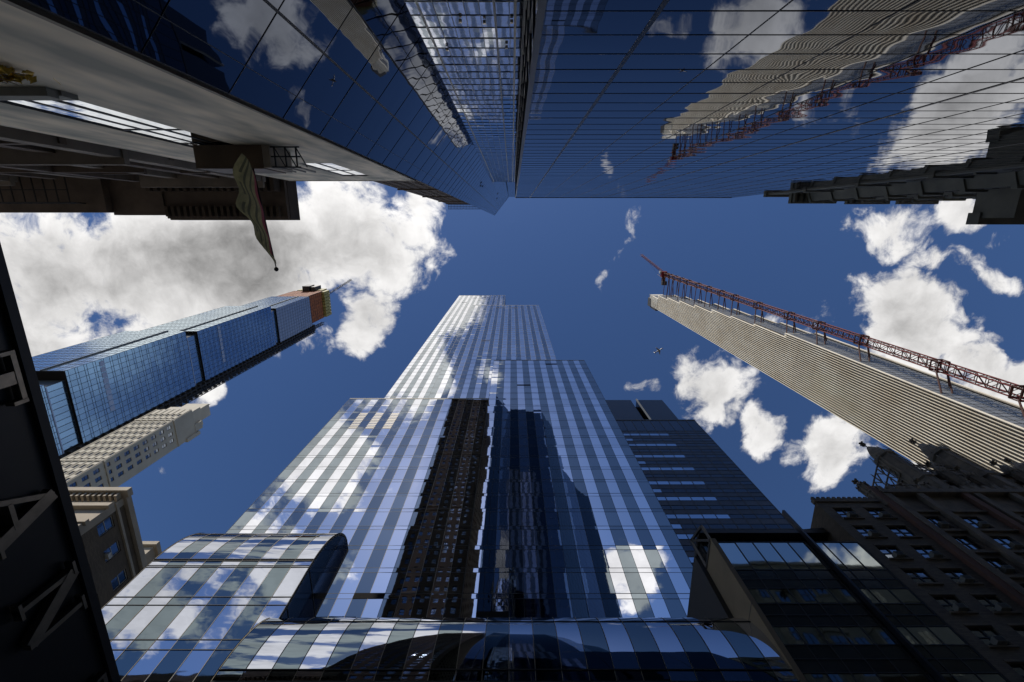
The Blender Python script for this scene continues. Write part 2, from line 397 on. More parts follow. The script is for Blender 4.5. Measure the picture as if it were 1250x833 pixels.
# ------------------------------------------------------------------ striped mirror tower (centre)
def striped_tower():
    t = thing('striped_tower', (-8, 45, 0.13), 'tall mirror glass skyscraper with vertical light and dark stripes in the centre of the picture', 'skyscraper')
    PW = 1.7; FL = 3.9
    def volume(name, x0, x1, y, depth, z0, z1, phase, side_m='mirror_dark', louvres=(), gaps=()):
        mb = MB(); W = x1 - x0; fr = frame(x0, y, z0, 1, 0)
        cols = lin(0, W, PW); rows = dbl(z1 - z0, FL, .75)
        def pick(i, j):
            return 'mirror_light' if (i + phase) % 2 == 0 else 'mirror_dark'
        curtain(mb, fr, W, z1 - z0, cols, rows, pick, 'mirror_frame', jit=.0055, vb=.04, hb=.045, proud=.02, vm='mirror_frame_pale' if z1 < 120 else None)
        for i, z in gaps: mb.obox(fr, cols[i], cols[i + 2], z - z0, z - z0 + .8, 0, .035, 'black_gap')
        for i, za, zb in louvres:
            for k in range(int((zb - za) / .8)):
                mb.obox(fr, cols[i] + .05, cols[i + 1] - .05, za - z0 + k * .8, za - z0 + k * .8 + .5, 0, .03, 'vent_louvre')
        # east and west sides, back, roof with a coping
        for fx, ax, ox, oy in ((x1, 1, x1, y), (x0, -1, x0, y + depth)):
            f2 = frame(ox, oy, z0, 0, ax); c2 = lin(0, depth, PW)
            curtain(mb, f2, depth, z1 - z0, c2, dbl(z1 - z0, FL, .75), lambda i, j: ('mirror_light', 'mirror_dark')[(i + 1) % 2], 'mirror_frame', jit=.003, vb=.05, hb=.05, proud=.02)
        mb.poly([(x0, y + depth, z0), (x1, y + depth, z0), (x1, y + depth, z1), (x0, y + depth, z1)], 'mirror_dark')
        mb.poly([(x0, y, z1 - .02), (x1, y, z1 - .02), (x1, y + depth, z1 - .02), (x0, y + depth, z1 - .02)], 'roof_grey')
        mb.box(x0 - .03, x1 + .03, y - .05, y + .12, z1, z1 + .28, 'mirror_frame_pale')
        mb.build(name, t)
    volume('curtain_wall', -38.3, -4.9, 50.7, 22, 60, 330, 0, gaps=((6, 318), (3, 300), (11, 322), (9, 309)))
    volume('curtain_wall', -21.9, 14.7, 44, 6.6, 100, 251, 1, gaps=((13, 243), (8, 243), (6, 172)))
    volume('curtain_wall', -38.2, -5.56, 40, 10.6, .1, 102, 1, louvres=((3, 86, 94), (5, 86, 94), (7, 86, 94)), gaps=((12, 43),))
    volume('curtain_wall', -5.5, 21.8, 40, 10.5, .1, 133, 0, gaps=((9, 129), (4, 111), (1, 40.5)))
    # roof rail and plant behind the lower west roof
    mb = MB()
    for i in range(9): mb.bar((-14 + i * .9, 41.2, 102), (-14 + i * .9, 41.2, 105.2), .05, 'dark_metal')
    mb.bar((-14, 41.2, 104.9), (-6.8, 41.2, 104.9), .05, 'dark_metal'); mb.bar((-14, 41.2, 103.6), (-6.8, 41.2, 103.6), .05, 'dark_metal')
    mb.build('roof_rail', t)
    mb = MB(); mb.box(-13.6, -7.0, 42.0, 43.9, 102, 104.6, 'brown_trim'); mb.build('roof_plant', t)
    # curved glass podiums
    def podium(x0, x1, y, ztop, dy, dz, phase, rows_below, name, back=9.0):
        mb = MB(); n = round((x1 - x0) / 1.7); zc = ztop - dz
        prof = [(y, z) for z in rows_below if z < zc] + [(y + dy * (1 - math.cos(a)), zc + dz * math.sin(a)) for a in [math.pi / 2 * k / 14 for k in range(15)]]
        prof += [(y + dy + back, ztop + .05)]
        arc_h = {len([z for z in rows_below if z < zc]) + k for k in (0, 7)}
        for i in range(n):
            a = x0 + (x1 - x0) * i / n; b = x0 + (x1 - x0) * (i + 1) / n
            m = 'podium_light' if (i + phase) % 2 == 0 else 'podium_dark'
            k = len(mb.v); tx = random.uniform(-.006, .006)
            for (yy, z) in prof: mb.v += [(a + .02, yy - tx, z), (b - .02, yy + tx, z)]
            for q in range(len(prof) - 1):
                mb.f.append((k + 2 * q, k + 2 * q + 1, k + 2 * q + 3, k + 2 * q + 2)); mb.m.append(mb.mi(m)); mb.sm.append(True)
        for i in range(n + 1):
            a = x0 + (x1 - x0) * i / n
            for q in range(len(prof) - 2):
                (ya, za), (yb, zb) = prof[q], prof[q + 1]
                mb.poly([(a - .022, ya - .03, za), (a + .022, ya - .03, za), (a + .022, yb - .03, zb), (a - .022, yb - .03, zb)], 'mirror_frame_pale')
        for q, (yy, z) in enumerate(prof[:-1]):
            if z <= zc or q in arc_h:
                mb.box(x0, x1, yy - .045, yy + .02, z - .025, z + .025, 'mirror_frame')
                if z <= zc: mb.box(x0, x1, yy - .044, yy + .02, z + .8, z + .86, 'mirror_frame')
        # glazed ends
        for xx, s in ((x0, -1), (x1, 1)):
            k = [(xx + s * .01, yy, z) for yy, z in prof] + [(xx + s * .01, y + dy + back, .1), (xx + s * .01, y, .1)]
            mb.poly(k if s > 0 else k[::-1], 'black_glass')
            for zz in rows_below: mb.box(xx - .03 + s * .02, xx + .03 + s * .02, y, y + dy + min(back, 5), zz - .03, zz + .03, 'mirror_frame')
            mb.poly([(xx, y + dy + back, .1), (xx - s * 3, y + dy + back, .1), (xx - s * 3, y + dy + back, ztop), (xx, y + dy + back, ztop)], 'podium_dark')
            for q in range(len(prof) - 2):
                (ya, za), (yb, zb) = prof[q], prof[q + 1]
                mb.poly([(xx + s * .05, ya - .06, za), (xx + s * .05, ya + .25, za), (xx + s * .05, yb + .25, zb - .1), (xx + s * .05, yb - .06, zb)], 'mirror_frame')
        mb.build(name, t)
    podium(-19.0, 18.6, 28, 32.2, 4.6, 8.2, 1, [.1, 3.9, 7.8, 11.7, 15.6, 19.5, 23.2], 'podium')
    podium(-33.0, -18.3, 30, 45.0, 4.6, 8.6, 0, [.1, 4, 8, 12, 16, 20, 24, 28, 32, 36.2], 'podium', .9)
striped_tower()

# ------------------------------------------------------------------ dark wedge tower behind the camera
APEX = (-8.0, -3.55); WD = Vector((.63, -.777)).normalized()
def wedge_tower():
    t = thing('wedge_tower', (6, -20, .13), 'dark blue glass tower with a knife edge corner directly overhead at the top', 'skyscraper')
    H = 216.5
    # base block, face to the street
    JB = .0012; mb = MB(); W = 36.4; Z1 = 81.6; fr = frame(W + .55, -4.2, .1, -1, 0)
    verts = [0.0] + [W - 2.45 * (k + 1) for k in range(14, -1, -1) if W - 2.45 * (k + 1) > .3] + [W]
    thick = {round(W - 2.45, 2), round(W - 14.7, 2), round(W - 26.95, 2)}
    rows = lin(0, Z1, 1.21)
    curtain(mb, fr, W, Z1, verts, rows, lambda i, j: 'wedge_glass', 'wedge_frame', jit=JB,
            vb=lambda i: .11 if round(verts[i], 2) in thick else .012, hb=lambda j: .026 if j % 3 == 0 else .013, proud=.015)
    mb.obox(fr, W - .12, W + .02, 0, Z1, -.1, .06, 'wedge_frame'); mb.obox(fr, 0, W, Z1, Z1 + .3, -.3, .05, 'wedge_frame')
    f2 = frame(.55, -4.2, .1, 0, -1); r2 = lin(0, Z1, 2.42)
    curtain(mb, f2, 5, Z1, lin(0, 5, 1.25), r2, lambda i, j: 'wedge_glass_grey', 'wedge_frame', vb=.03, hb=.02)
    mb.box(.58, 36.9, -40, -4.25, .1, Z1 - .01, 'black_gap')
    mb.build('base_block', t)
    # recessed slot with a finer grid
    mb = MB(); fr = frame(.5, -8.3, .1, -1, 0); W2 = 9; Z2 = 100.4
    cols = lin(0, W2, .62); rows = lin(0, Z2, 1.21)
    curtain(mb, fr, W2, Z2, cols, rows, lambda i, j: 'wedge_glass_grey', 'wedge_frame', jit=.0045,
            vb=lambda i: .10 if i in (0, 2, 7) else .02, hb=lambda j: .05 if j % 3 == 0 else .022, proud=.03)
    mb.obox(fr, .32, .42, 0, Z2, -.02, .06, 'wedge_frame_pale')
    mb.box(-8, .52, -30, -8.36, .1, Z2 - .02, 'black_gap')
    mb.build('recessed_bay', t)
    for a, b in ((.7, 26.1), (3.6, 26.4), (1.6, 23.3), (2.6, 23.2), (.45, 23.25)):
        mb = MB(); mb.obox(fr, a, a + .12, b, b + .14, .05, .16, 'brass_lit'); mb.build('wall_lamp', t)
    # the wedge: diagonal north-east face, west face
    mb = MB(); L = 78.0  # hidden rear length extended to shade the gothic building across the street
    f3 = frame(APEX[0] + WD.x * L, APEX[1] + WD.y * L, .1, -WD.x, -WD.y)
    cols = [L - c for c in reversed([0, .9, 2.6, 4.4, 6.3, 9, 12, 15, 18, 22, 26, 30, 35, 40, 46, 52, 60, 69, 78])]
    rows = lin(0, H, 3.15)
    heavy = {round(L - 2.6, 2)}
    curtain(mb, f3, L, H, cols, rows, lambda i, j: 'wedge_glass', 'wedge_frame', jit=.0018,
            vb=lambda i: .05 if round(cols[i], 2) in heavy else .02, hb=lambda j: .022 if j % 2 else .012, proud=.02)
    mb.obox(f3, L - 2.64, L - 2.56, 0, H, .03, .06, 'wedge_frame_pale')
    mb.obox(f3, 0, L, H, H + .3, -.3, .05, 'wedge_frame')
    E2 = (APEX[0] + WD.x * L, APEX[1] + WD.y * L)
    pts = [(APEX[0] + .0, APEX[1] - .05), (APEX[0], -66), (E2[0] - .1, -66), (E2[0] - .1, E2[1] - .05)]
    # a body just behind the panes
    q = [(p[0] - .03, p[1] - .04) for p in pts]
    mb.prism(q, .1, H - .02, 'wedge_frame', 'roof_grey')
    mb.build('wedge_shaft', t)
    # street facing slab of the shaft, above and behind the base block
    mb = MB(); fr = frame(14.5, -11.6, 60, -1, 0); W3 = 16.0; H3 = H - 60
    curtain(mb, fr, W3, H3, lin(0, W3, 2.45), lin(0, H3, 3.15), lambda i, j: 'wedge_glass', 'wedge_frame', jit=.0018, vb=.02, hb=.02, proud=.02)
    dx, dy = 14.5 - 22.5, -11.6 + 27.0; l = math.hypot(dx, dy); fr = frame(22.5, -27, 60, dx, dy)
    curtain(mb, fr, l, H3, lin(0, l, 2.45), lin(0, H3, 3.15), lambda i, j: 'wedge_glass', 'wedge_frame', jit=.0018, vb=.02, hb=.02, proud=.02)
    mb.prism([(-1.4, -11.75), (-1.4, -30), (22.3, -48), (22.3, -27.1), (14.4, -11.75)], 60, H - .05, 'wedge_frame', 'roof_grey')
    mb.build('shaft_slab', t)
    for b, a, w in ((138, 71.6, .55), (150, 72.5, .55), (84, 73.6, .35), (86.5, 74.0, .35), (90, 73.8, .35)):
        mb = MB(); mb.obox(f3, a, a + w, b, b + 2 * w, .02, .07, 'black_gap'); mb.build('vent', t)
wedge_tower()

# ------------------------------------------------------------------ entrance canopy with letters
def canopy():
    t = thing('entrance_canopy', (-5.5, 0, 3.9), 'black entrance canopy with raised metal letters at the left edge', 'canopy')
    X = -3.3; Y0, Y1 = -8.2, 6.2; ZB, ZT = 3.86, 4.55
    mb = MB(); mb.box(X - 5.2, X, Y0, Y1, ZB, ZT, 'canopy_black')
    mb.box(X - .01, X + .04, Y0, Y1, ZT - .05, ZT + .015, 'dark_metal'); mb.box(X - .01, X + .04, Y0, Y1, ZB - .02, ZB + .03, 'dark_metal')
    mb.build('roof_slab', t)
    for xx in (X - .4, X - 4.8):
        mb = MB(); mb.lathe((xx, 5.6, .13), [(.12, 0), (.12, .2), (.07, .25), (.07, ZB - .13)], 12, 'dark_metal', smooth=True); mb.build('post', t)
    h = .40; zb = 4.04
    T, t_ = .085, .035
    def letter(ch, y):
        mb = MB()
        nst = [0]
        def poly(pts, d=.05):
            nst[0] += 1; d += .0022 * nst[0]
            n = len(pts); A = [(X + .02, y + a, zb + b) for a, b in pts]; Bq = [(X + .02 + d, y + a, zb + b) for a, b in pts]
            mb.poly(Bq, 'letter_metal'); mb.poly(A[::-1], 'letter_metal')
            for i in range(n): mb.poly([A[i], A[(i + 1) % n], Bq[(i + 1) % n], Bq[i]], 'letter_metal')
        def st(a0, b0, a1, b1, w):
            dx, dy = a1 - a0, b1 - b0; l = math.hypot(dx, dy); nx, ny = -dy / l * w / 2, dx / l * w / 2
            poly([(a0 - nx, b0 - ny), (a1 - nx, b1 - ny), (a1 + nx, b1 + ny), (a0 + nx, b0 + ny)])
        def serif(a, b, w=.16): st(a - w / 2, b, a + w / 2, b, .022)
        def ring(cx, cy, rx, ry, a0=0, a1=360):
            n = 20
            for i in range(n):
                p, q = R(a0 + (a1 - a0) * i / n), R(a0 + (a1 - a0) * (i + 1) / n)
                f = lambda s, kx, ky: (cx + math.cos(s) * (rx - kx), cy + math.sin(s) * (ry - ky))
                k = abs(math.cos((p + q) / 2)) * (T - t_) + t_
                poly([f(p, 0, 0), f(q, 0, 0), f(q, k, k), f(p, k, k)])
        if ch == 'I': st(0, 0, 0, h, T); serif(0, .011); serif(0, h - .011)
        elif ch == 'T':
            st(0, 0, 0, h, T); serif(0, .011); st(-.17, h - .015, .17, h - .015, .032)
            st(-.165, h, -.165, h - .09, .025); st(.165, h, .165, h - .09, .025)
        elif ch == 'A':
            st(-.16, 0, .01, h, t_); st(.14, 0, 0, h, T); st(-.09, .13, .09, .13, .03); serif(-.16, .011, .12); serif(.14, .011, .16)
        elif ch == 'N':
            st(-.14, 0, -.14, h, t_); st(.14, 0, .14, h, t_); st(-.14, h - .01, .13, .01, T); serif(-.14, .011, .12); serif(.14, h - .011, .12); serif(-.17, h - .011, .1)
        elif ch == 'L': st(-.1, 0, -.1, h, T); st(-.12, .015, .14, .015, .03); serif(-.1, h - .011); st(.13, 0, .13, .1, .025)
        elif ch == 'E':
            st(-.1, 0, -.1, h, T)
            for z, w in ((.015, .14), (h / 2, .08), (h - .015, .13)): st(-.12, z, w, z, .03)
        elif ch == 'O': ring(0, h / 2, .19, h / 2)
        elif ch == 'P': st(-.11, 0, -.11, h, T); serif(-.11, .011); ring(-.06, h * .75, .18, h * .25, -90, 90)
        elif ch == 'R': st(-.11, 0, -.11, h, T); serif(-.11, .011); ring(-.06, h * .75, .17, h * .25, -90, 90); st(-.02, h * .5, .15, 0, T * .9)
        elif ch == 'M':
            st(-.19, 0, -.16, h, t_); st(.19, 0, .16, h, T); st(-.16, h, 0, .03, T); st(.16, h, 0, .03, t_); serif(-.19, .011, .1); serif(.19, .011, .12)
        elif ch == 'W': st(-.22, h, -.1, 0, T); st(-.1, 0, 0, h, t_); st(0, h, .1, 0, T); st(.1, 0, .22, h, t_)
        mb.build('letter', t)
    for ch, y in zip('METROPOLITAN', (-5.45, -4.72, -4.0, -3.26, -2.5, -1.78, -1.05, -.38, .22, .97, 1.84, 2.62)): letter(ch, y)
    for ch, y in zip('TOWER', (3.62, 4.22, 4.82, 5.34, 5.8)): letter(ch, y)
canopy()

# ------------------------------------------------------------------ stone front with the flag, west of the wedge tower
def stone_front():
    t = thing('stone_front', (-16, -6, .13), 'smooth pale stone building front with a tall narrow window strip, upper left', 'building')
    fr = frame(-9.8, -4.2, .1, -1, 0); W = 12.8; H = 50.2
    slot = (5.5, 8.5, 18.6, 29.6); slot2 = (3.2, 5.6, 36.5, 45.5)
    mb = MB(); punched(mb, fr, W, H, [slot, slot2], 'stone_light_mottle', .10, 'dark_metal')
    mb.box(-22.55, -9.85, -8.6, -4.8, .1, H - .05, 'stone_light_mottle')
    mb.poly([fr(0, H), fr(W, H), fr(W, H, -4.4), fr(0, H, -4.4)], 'stone_trim')
    mb.poly([fr(0, 0), fr(0, H), fr(0, H, -4.4), fr(0, 0, -4.4)], 'stone_light_mottle'); mb.poly([fr(W, 0), fr(W, H), fr(W, H, -4.4), fr(W, 0, -4.4)], 'stone_light_mottle')
    mb.obox(fr, -.04, W + .04, H, H + .22, -.5, .04, 'stone_trim')
    mb.obox(fr, -.05, .1, 0, H, -.3, .03, 'stone_trim')
    mb.build('wall', t)
    for s, nm in ((slot, 3), (slot2, 2)):
        mb = MB(); a0, a1, b0, b1 = s
        for k in range(nm + 1):
            a = a0 + (a1 - a0) * (k / nm); mb.obox(fr, max(a0, a - .07), min(a1, a + .07), b0, b1, -.1, -.03, 'dark_metal')
        for b in (b0, b0 + (b1 - b0) * .55, b1): mb.obox(fr, a0, a1, max(b0, b - .07), min(b1, b + .07), -.1, -.035, 'dark_metal')
        w = mb.build('window', t)
        mb = MB()
        for k in range(nm):
            pane(mb, fr, a0 + (a1 - a0) * k / nm, a0 + (a1 - a0) * (k + 1) / nm, b0, b1, 'window_sky', .004, -.06)
        o = mb.build('pane', None); o.parent = w; o.location = -t.location
    # ledge under the strip
    mb = MB(); mb.obox(fr, 4.9, 9.1, 17.9, 18.5, .004, .16, 'ledge_stone'); mb.obox(fr, 5.0, 9.0, 17.5, 17.9, .004, .26, 'ledge_stone'); mb.build('ledge', t)
    # projecting box above it
    mb = MB(); mb.obox(fr, 4.0, 7.75, 28.4, 31.0, .02, 1.25, 'brown_metal'); mb.obox(fr, 3.6, 3.98, 28.4, 31.0, .02, 1.2, 'stone_trim')
    mb.build('oriel_box', t)
    mb = MB()
    for a in (2.2, 2.8, 3.4):
        mb.bar(fr(a, 28.6, .1), fr(a, 28.6, 1.15), .05, 'dark_metal'); mb.bar(fr(a, 28.6, 1.15), fr(a, 31, 1.15), .05, 'dark_metal'); mb.bar(fr(a, 28.6, .1), fr(a - .55, 28.6, 1.15), .035, 'dark_metal')
    for d in (.1, .6, 1.15): mb.bar(fr(2.0, 28.6, d), fr(3.6, 28.6, d), .05, 'dark_metal')
    mb.build('bracket', t)
stone_front()

PB = Vector((-14.3, -2.95, 28.3)); PT = Vector((-15.2, 2.86, 31.2))
t = thing('flagpole', PB, 'slim flagpole with a ball tip leaning out from the stone front', 'flagpole')
mb = MB(); mb.bar(PB, PT, .055, 'dark_metal', .035, 10); mb.build('pole', t)
mb = MB(); mb.lathe(PT + Vector((0, 0, -.02)), [(0.001, -.15), (.1, -.11), (.15, 0), (.1, .11), (.001, .15)], 12, 'dark_metal', smooth=True); mb.build('ball_finial', t)
def translucent(name, k=.5):
    nt = MATS[name].node_tree; b = nt.nodes['Principled BSDF']; o = nt.nodes['Material Output']
    tr = nt.nodes.new('ShaderNodeBsdfTranslucent'); mx = nt.nodes.new('ShaderNodeMixShader'); mx.inputs[0].default_value = k
    if b.inputs['Base Color'].links: nt.links.new(b.inputs['Base Color'].links[0].from_socket, tr.inputs[0])
    else: tr.inputs[0].default_value = b.inputs['Base Color'].default_value
    nt.links.new(b.outputs[0], mx.inputs[1]); nt.links.new(tr.outputs[0], mx.inputs[2]); nt.links.new(mx.outputs[0], o.inputs[0])
mat('flag_dark', (.12, .11, .06), .8); translucent('flag_dark', .4); translucent('flag_cloth'); translucent('flag_red')
def flag():
    mb = MB(); nu, nv = 26, 12; P = []
    for i in range(nu + 1):
        u = i / nu; base = PB.lerp(PT, .03 + .88 * u)
        drop = 3.3 * (math.sin(math.pi * min(1, u * .78 + .12)) ** .8) * (1 - .55 * u ** 3)
        for j in range(nv + 1):
            v = j / nv
            sway = .16 * math.sin(4.2 * u + 3 * v) * v + .15 * math.sin(19 * u + 2.4 * v) * (.2 + v) + .45 * v * math.sin(3.1 * u)
            P.append(base + Vector((sway + .15 * v, -.75 * v * (1 - u) + .18 * v * math.sin(7 * u), -drop * v)))
    for i in range(nu):
        for j in range(nv):
            k = len(mb.v)
            a = (i * (nv + 1) + j)
            m = 'flag_red' if j in (0, 1) else 'flag_dark' if j in (4, 7) or (j == 9 and i % 5 < 3) else 'flag_cloth'
            mb.f.append((a, a + nv + 1, a + nv + 2, a + 1)); mb.m.append(mb.mi(m)); mb.sm.append(True)
    mb.v = [tuple(p) for p in P]
    o = mb.build('flag', None, PB)
    tag(o, 'olive and gold flag drooping from the leaning flagpole', 'flag')
flag()
def ornament():
    mb = MB(); rnd = random.Random(3)
    fr = frame(-9.8, -4.2, .1, -1, 0)
    for k in range(430):
        q = rnd.random(); c = Vector(fr(4.5 + rnd.gauss(0, .34), 13.0 + 3.0 * q + rnd.gauss(0, .2), .12 + abs(rnd.gauss(0, .22)) * (1.2 - q)))
        d = Vector((rnd.gauss(0, 1), rnd.gauss(0, 1), rnd.gauss(0, 1))).normalized(); e = d.orthogonal().normalized(); s = rnd.uniform(.10, .22)
        n = d.cross(e) * s * .12
        mb.poly([c - d * s, c + e * s * .42 + n, c + d * s, c - e * s * .42 + n], 'gold_leaf')
    for k in range(26):
        a = fr(4.5 + rnd.gauss(0, .1), 12.4, .12); b = fr(rnd.gauss(4.5, .4), rnd.gauss(15.0, .7), .1 + rnd.random() * .3)
        mb.bar(a, b, .035, 'brown_metal', .012)
    fo = mb
    t = thing('gilded_shrub', fr(4.5, 12.4, .2), 'gilded leafy shrub ornament against the stone front at the far left', 'ornament')
    fo.build('leaves', t)
    mb = MB(); mb.obox(fr, 4.0, 5.0, 12.0, 12.4, .005, .3, 'ledge_stone'); mb.build('bracket', t)
ornament()

# ------------------------------------------------------------------ window units shared by the masonry buildings
def window_meshes(w, h, frame_m, glass_m, style='sash', d=-.18):
    """returns (frame mesh, pane mesh) centred on the opening, facing -y in local space"""
    fr = frame(-w / 2, 0, 0, 1, 0); f = MB()
    for a0, a1, b0, b1 in ((0, w, 0, .07), (0, w, h - .07, h), (0, .07, .07, h - .07), (w - .07, w, .07, h - .07)): f.obox(fr, a0, a1, b0, b1, d - .06, d + .03, frame_m)
    if style in ('sash', 'pair'): f.obox(fr, .07, w - .07, h * .5 - .035, h * .5 + .035, d - .05, d + .045, frame_m)
    if style == 'pair': f.obox(fr, w / 2 - .07, w / 2 + .07, .07, h - .07, d - .05, d + .06, frame_m)
    p = MB()
    if style == 'pair':
        for a0, a1 in ((.07, w / 2 - .07), (w / 2 + .07, w - .07)):
            for b0, b1 in ((.07, h * .5 - .03), (h * .5 + .03, h - .07)): pane(p, fr, a0, a1, b0, b1, glass_m, .006, d - .01)
    else:
        for b0, b1 in ((.07, h * .5 - .03), (h * .5 + .03, h - .07)): pane(p, fr, .07, w - .07, b0, b1, glass_m, .006, d - .01)
    return f, p
def mesh_of(mb, name):
    o = mb.build(name); me = o.data; bpy.data.objects.remove(o); return me
def place_windows(t, fr, holes, meshes, limit=100, extra=None, used=0):
    """one object per opening up to the limit, the rest as one part"""
    fm, pm = meshes; p0 = Vector(fr(0, 0)); p1 = Vector(fr(1, 0)); ang = math.atan2(p1.y - p0.y, p1.x - p0.x)
    rest_f = MB(); n = used; rf = []
    for k, (a0, a1, b0, b1) in enumerate(holes):
        if n < limit:
            o = bpy.data.objects.new('window', fm); COL.objects.link(o); o.parent = t
            o.location = Vector(fr((a0 + a1) / 2, b0)) - t.location; o.rotation_euler = (0, 0, ang)
            q = bpy.data.objects.new('pane', pm); COL.objects.link(q); q.parent = o
            if extra:
                for (nm, me, pred) in extra:
                    if pred(k):
                        e = bpy.data.objects.new(nm, me); COL.objects.link(e); e.parent = o
            n += 1
        else: rf.append((a0, a1, b0, b1))
    for a0, a1, b0, b1 in rf:
        pane(rest_f, fr, a0, a1, b0, b1, pm.materials[0].name, .006, -.2)
        rest_f.obox(fr, a0, a1, (b0 + b1) / 2 - .04, (b0 + b1) / 2 + .04, -.19, -.15, fm.materials[0].name)
    if rf:
        o = rest_f.build('window_bank', t); o['kind'] = 'stuff'
    return n

# ------------------------------------------------------------------ brown brick tower behind the stone front
def brick_tower():
    t = thing('brick_tower', (-22, -25, .13), 'slender brown brick tower with a projecting lattice cornice behind the stone front', 'skyscraper')
    x1, x0, y0, y1, H = -12.6, -30.6, -36, -9.0, 230
    fr = frame(x1, y0 + 27, .1, -1, 0); W = x1 - x0
    holes = []
    for r in range(64):
        for c in range(7): holes.append((1.2 + c * 2.4, 2.4 + c * 2.4, 6 + r * 3.45, 7.8 + r * 3.45))
    holes.sort(key=lambda h: abs(h[2] - 120))
    mb = MB(); punched(mb, fr, W, H, holes, 'brown_brick', .25)
    f2 = frame(x1, y0, .1, 0, 1); D = y1 - y0
    h2 = [(1.8 + c * 3.2, 3.2 + c * 3.2, 6 + r * 3.45, 7.8 + r * 3.45) for r in range(64) for c in range(8)]
    punched(mb, f2, D, H, h2, 'brown_brick', .25)
    mb.poly([(x0, y0, .1), (x0, y1, .1), (x0, y1, H), (x0, y0, H)], 'brown_brick'); mb.poly([(x0, y0, .1), (x1, y0, .1), (x1, y0, H), (x0, y0, H)], 'brown_brick')
    mb.poly([(x0, y0, H), (x1, y0, H), (x1, y1, H), (x0, y1, H)], 'roof_grey')
    mb.box(x0 + .35, x1 - .35, y0 + .35, y1 - .35, .1, H - .1, 'black_gap')
    for z in (60, 95, 130, 165, 200, 222): mb.obox(fr, -.1, W + .2, z, z + .7, .002, .32, 'brown_trim')
    mb.build('wall', t)
    me = window_meshes(1.2, 1.8, 'frame_dark', 'window_pale'); me = (mesh_of(me[0], 'window'), mesh_of(me[1], 'pane'))
    n = place_windows(t, fr, holes, me, 70)
    place_windows(t, f2, sorted(h2, key=lambda h: abs(h[2] - 120)), me, 100, used=n)
    mb = MB()                                       # projecting cornice of open steelwork
    for k in range(26):
        a = W * k / 25; mb.obox(fr, a - .07, a + .07, H + .5, H + .75, 0, 2.3, 'dark_metal')
    for d in (.2, 1.2, 2.25): mb.obox(fr, -.3, W + .3, H + .3, H + .5, d - .1, d + .1, 'dark_metal')
    mb.build('cornice', t)
brick_tower()

# ------------------------------------------------------------------ brown hall building further west
def brown_hall():
    t = thing('brown_hall', (-50, -12, .13), 'dark brown masonry building with stacked ledges and a deep cornice, far left top', 'building')
    x1, x0, y1, H = -23.7, -80, -4.6, 53.4
    W = x1 - x0; fr = frame(x1, y1, .1, -1, 0); holes = []
    rnd = random.Random(5)
    for r in range(12):
        for c in range(13): holes.append((1.6 + c * 4.0, 3.6 + c * 4.0, 4 + r * 4.0, 6.4 + r * 4.0))
    mb = MB(); punched(mb, fr, W, H, holes, 'hall_brown', .4)
    mb.box(x0 + .5, x1 - .05, -40, y1 - .5, .1, H - .1, 'hall_brown'); mb.box(x0, x1, -40, y1, H, H + .2, 'roof_grey')
    wall = mb
    me = window_meshes(2.0, 2.4, 'frame_dark', 'window_dark', 'pair'); me = (mesh_of(me[0], 'window'), mesh_of(me[1], 'pane'))
    holes.sort(key=lambda h: h[0] + abs(h[2] - 36)); place_windows(t, fr, holes, me, 100)
    mb = wall
    for r in range(12):
        z = 3.2 + r * 4.0; d = (.35, .9, .5, 1.25)[r % 4]
        a = 0.0
        while a < W:
            l = rnd.choice((2.5, 4, 8, 12)); 
            if rnd.random() < .78: mb.obox(fr, a, min(W, a + l - .3), z, z + rnd.choice((.25, .4)), .003, d * rnd.uniform(.75, 1.1), rnd.choice(('hall_ledge', 'hall_brown', 'hall_brown')))
            a += l
    for c in range(14):
        a = c * 4.0; mb.obox(fr, a + .1, a + 1.0, 0, 48, .004, .45 + .25 * (c % 3 == 0), 'hall_brown' if c % 2 else 'hall_ledge')
    mb.build('wall', t)
    mb = MB()
    mb.obox(fr, -.1, 12.6, 51.2, 51.7, 0, 4.1, 'hall_brown'); mb.obox(fr, -.15, 12.7, 51.7, 53.9, 0, 4.25, 'brown_trim')
    mb.obox(fr, 12.6, 18, 51.0, 52.4, 0, 3.75, 'hall_brown'); mb.obox(fr, 18.0, W, 50.2, 51.5, 0, 3.5, 'hall_brown')
    for k in range(19):
        a = .5 + k * .64; mb.obox(fr, a, a + .3, 50.6, 51.2, 2.9, 3.9, 'brown_trim')
    for k in range(18): mb.obox(fr, .3 + k * .74, .7 + k * .74, 49.8, 51.2, .01, 1.4, 'brown_trim')
    mb.build('cornice', t)
    mb = MB()
    for k in range(16):
        a = 20 + k * 1.1; mb.bar(fr(a, 48.5, 2.6), fr(a, 50.2, 2.6), .06, 'dark_metal'); mb.bar(fr(a, 48.5, .2), fr(a, 48.5, 2.6), .06, 'dark_metal')
    mb.bar(fr(20, 48.5, 2.6), fr(36.5, 48.5, 2.6), .08, 'dark_metal'); mb.bar(fr(20, 48.5, 1.4), fr(36.5, 48.5, 1.4), .06, 'dark_metal')
    mb.build('fire_balcony', t)
brown_hall()

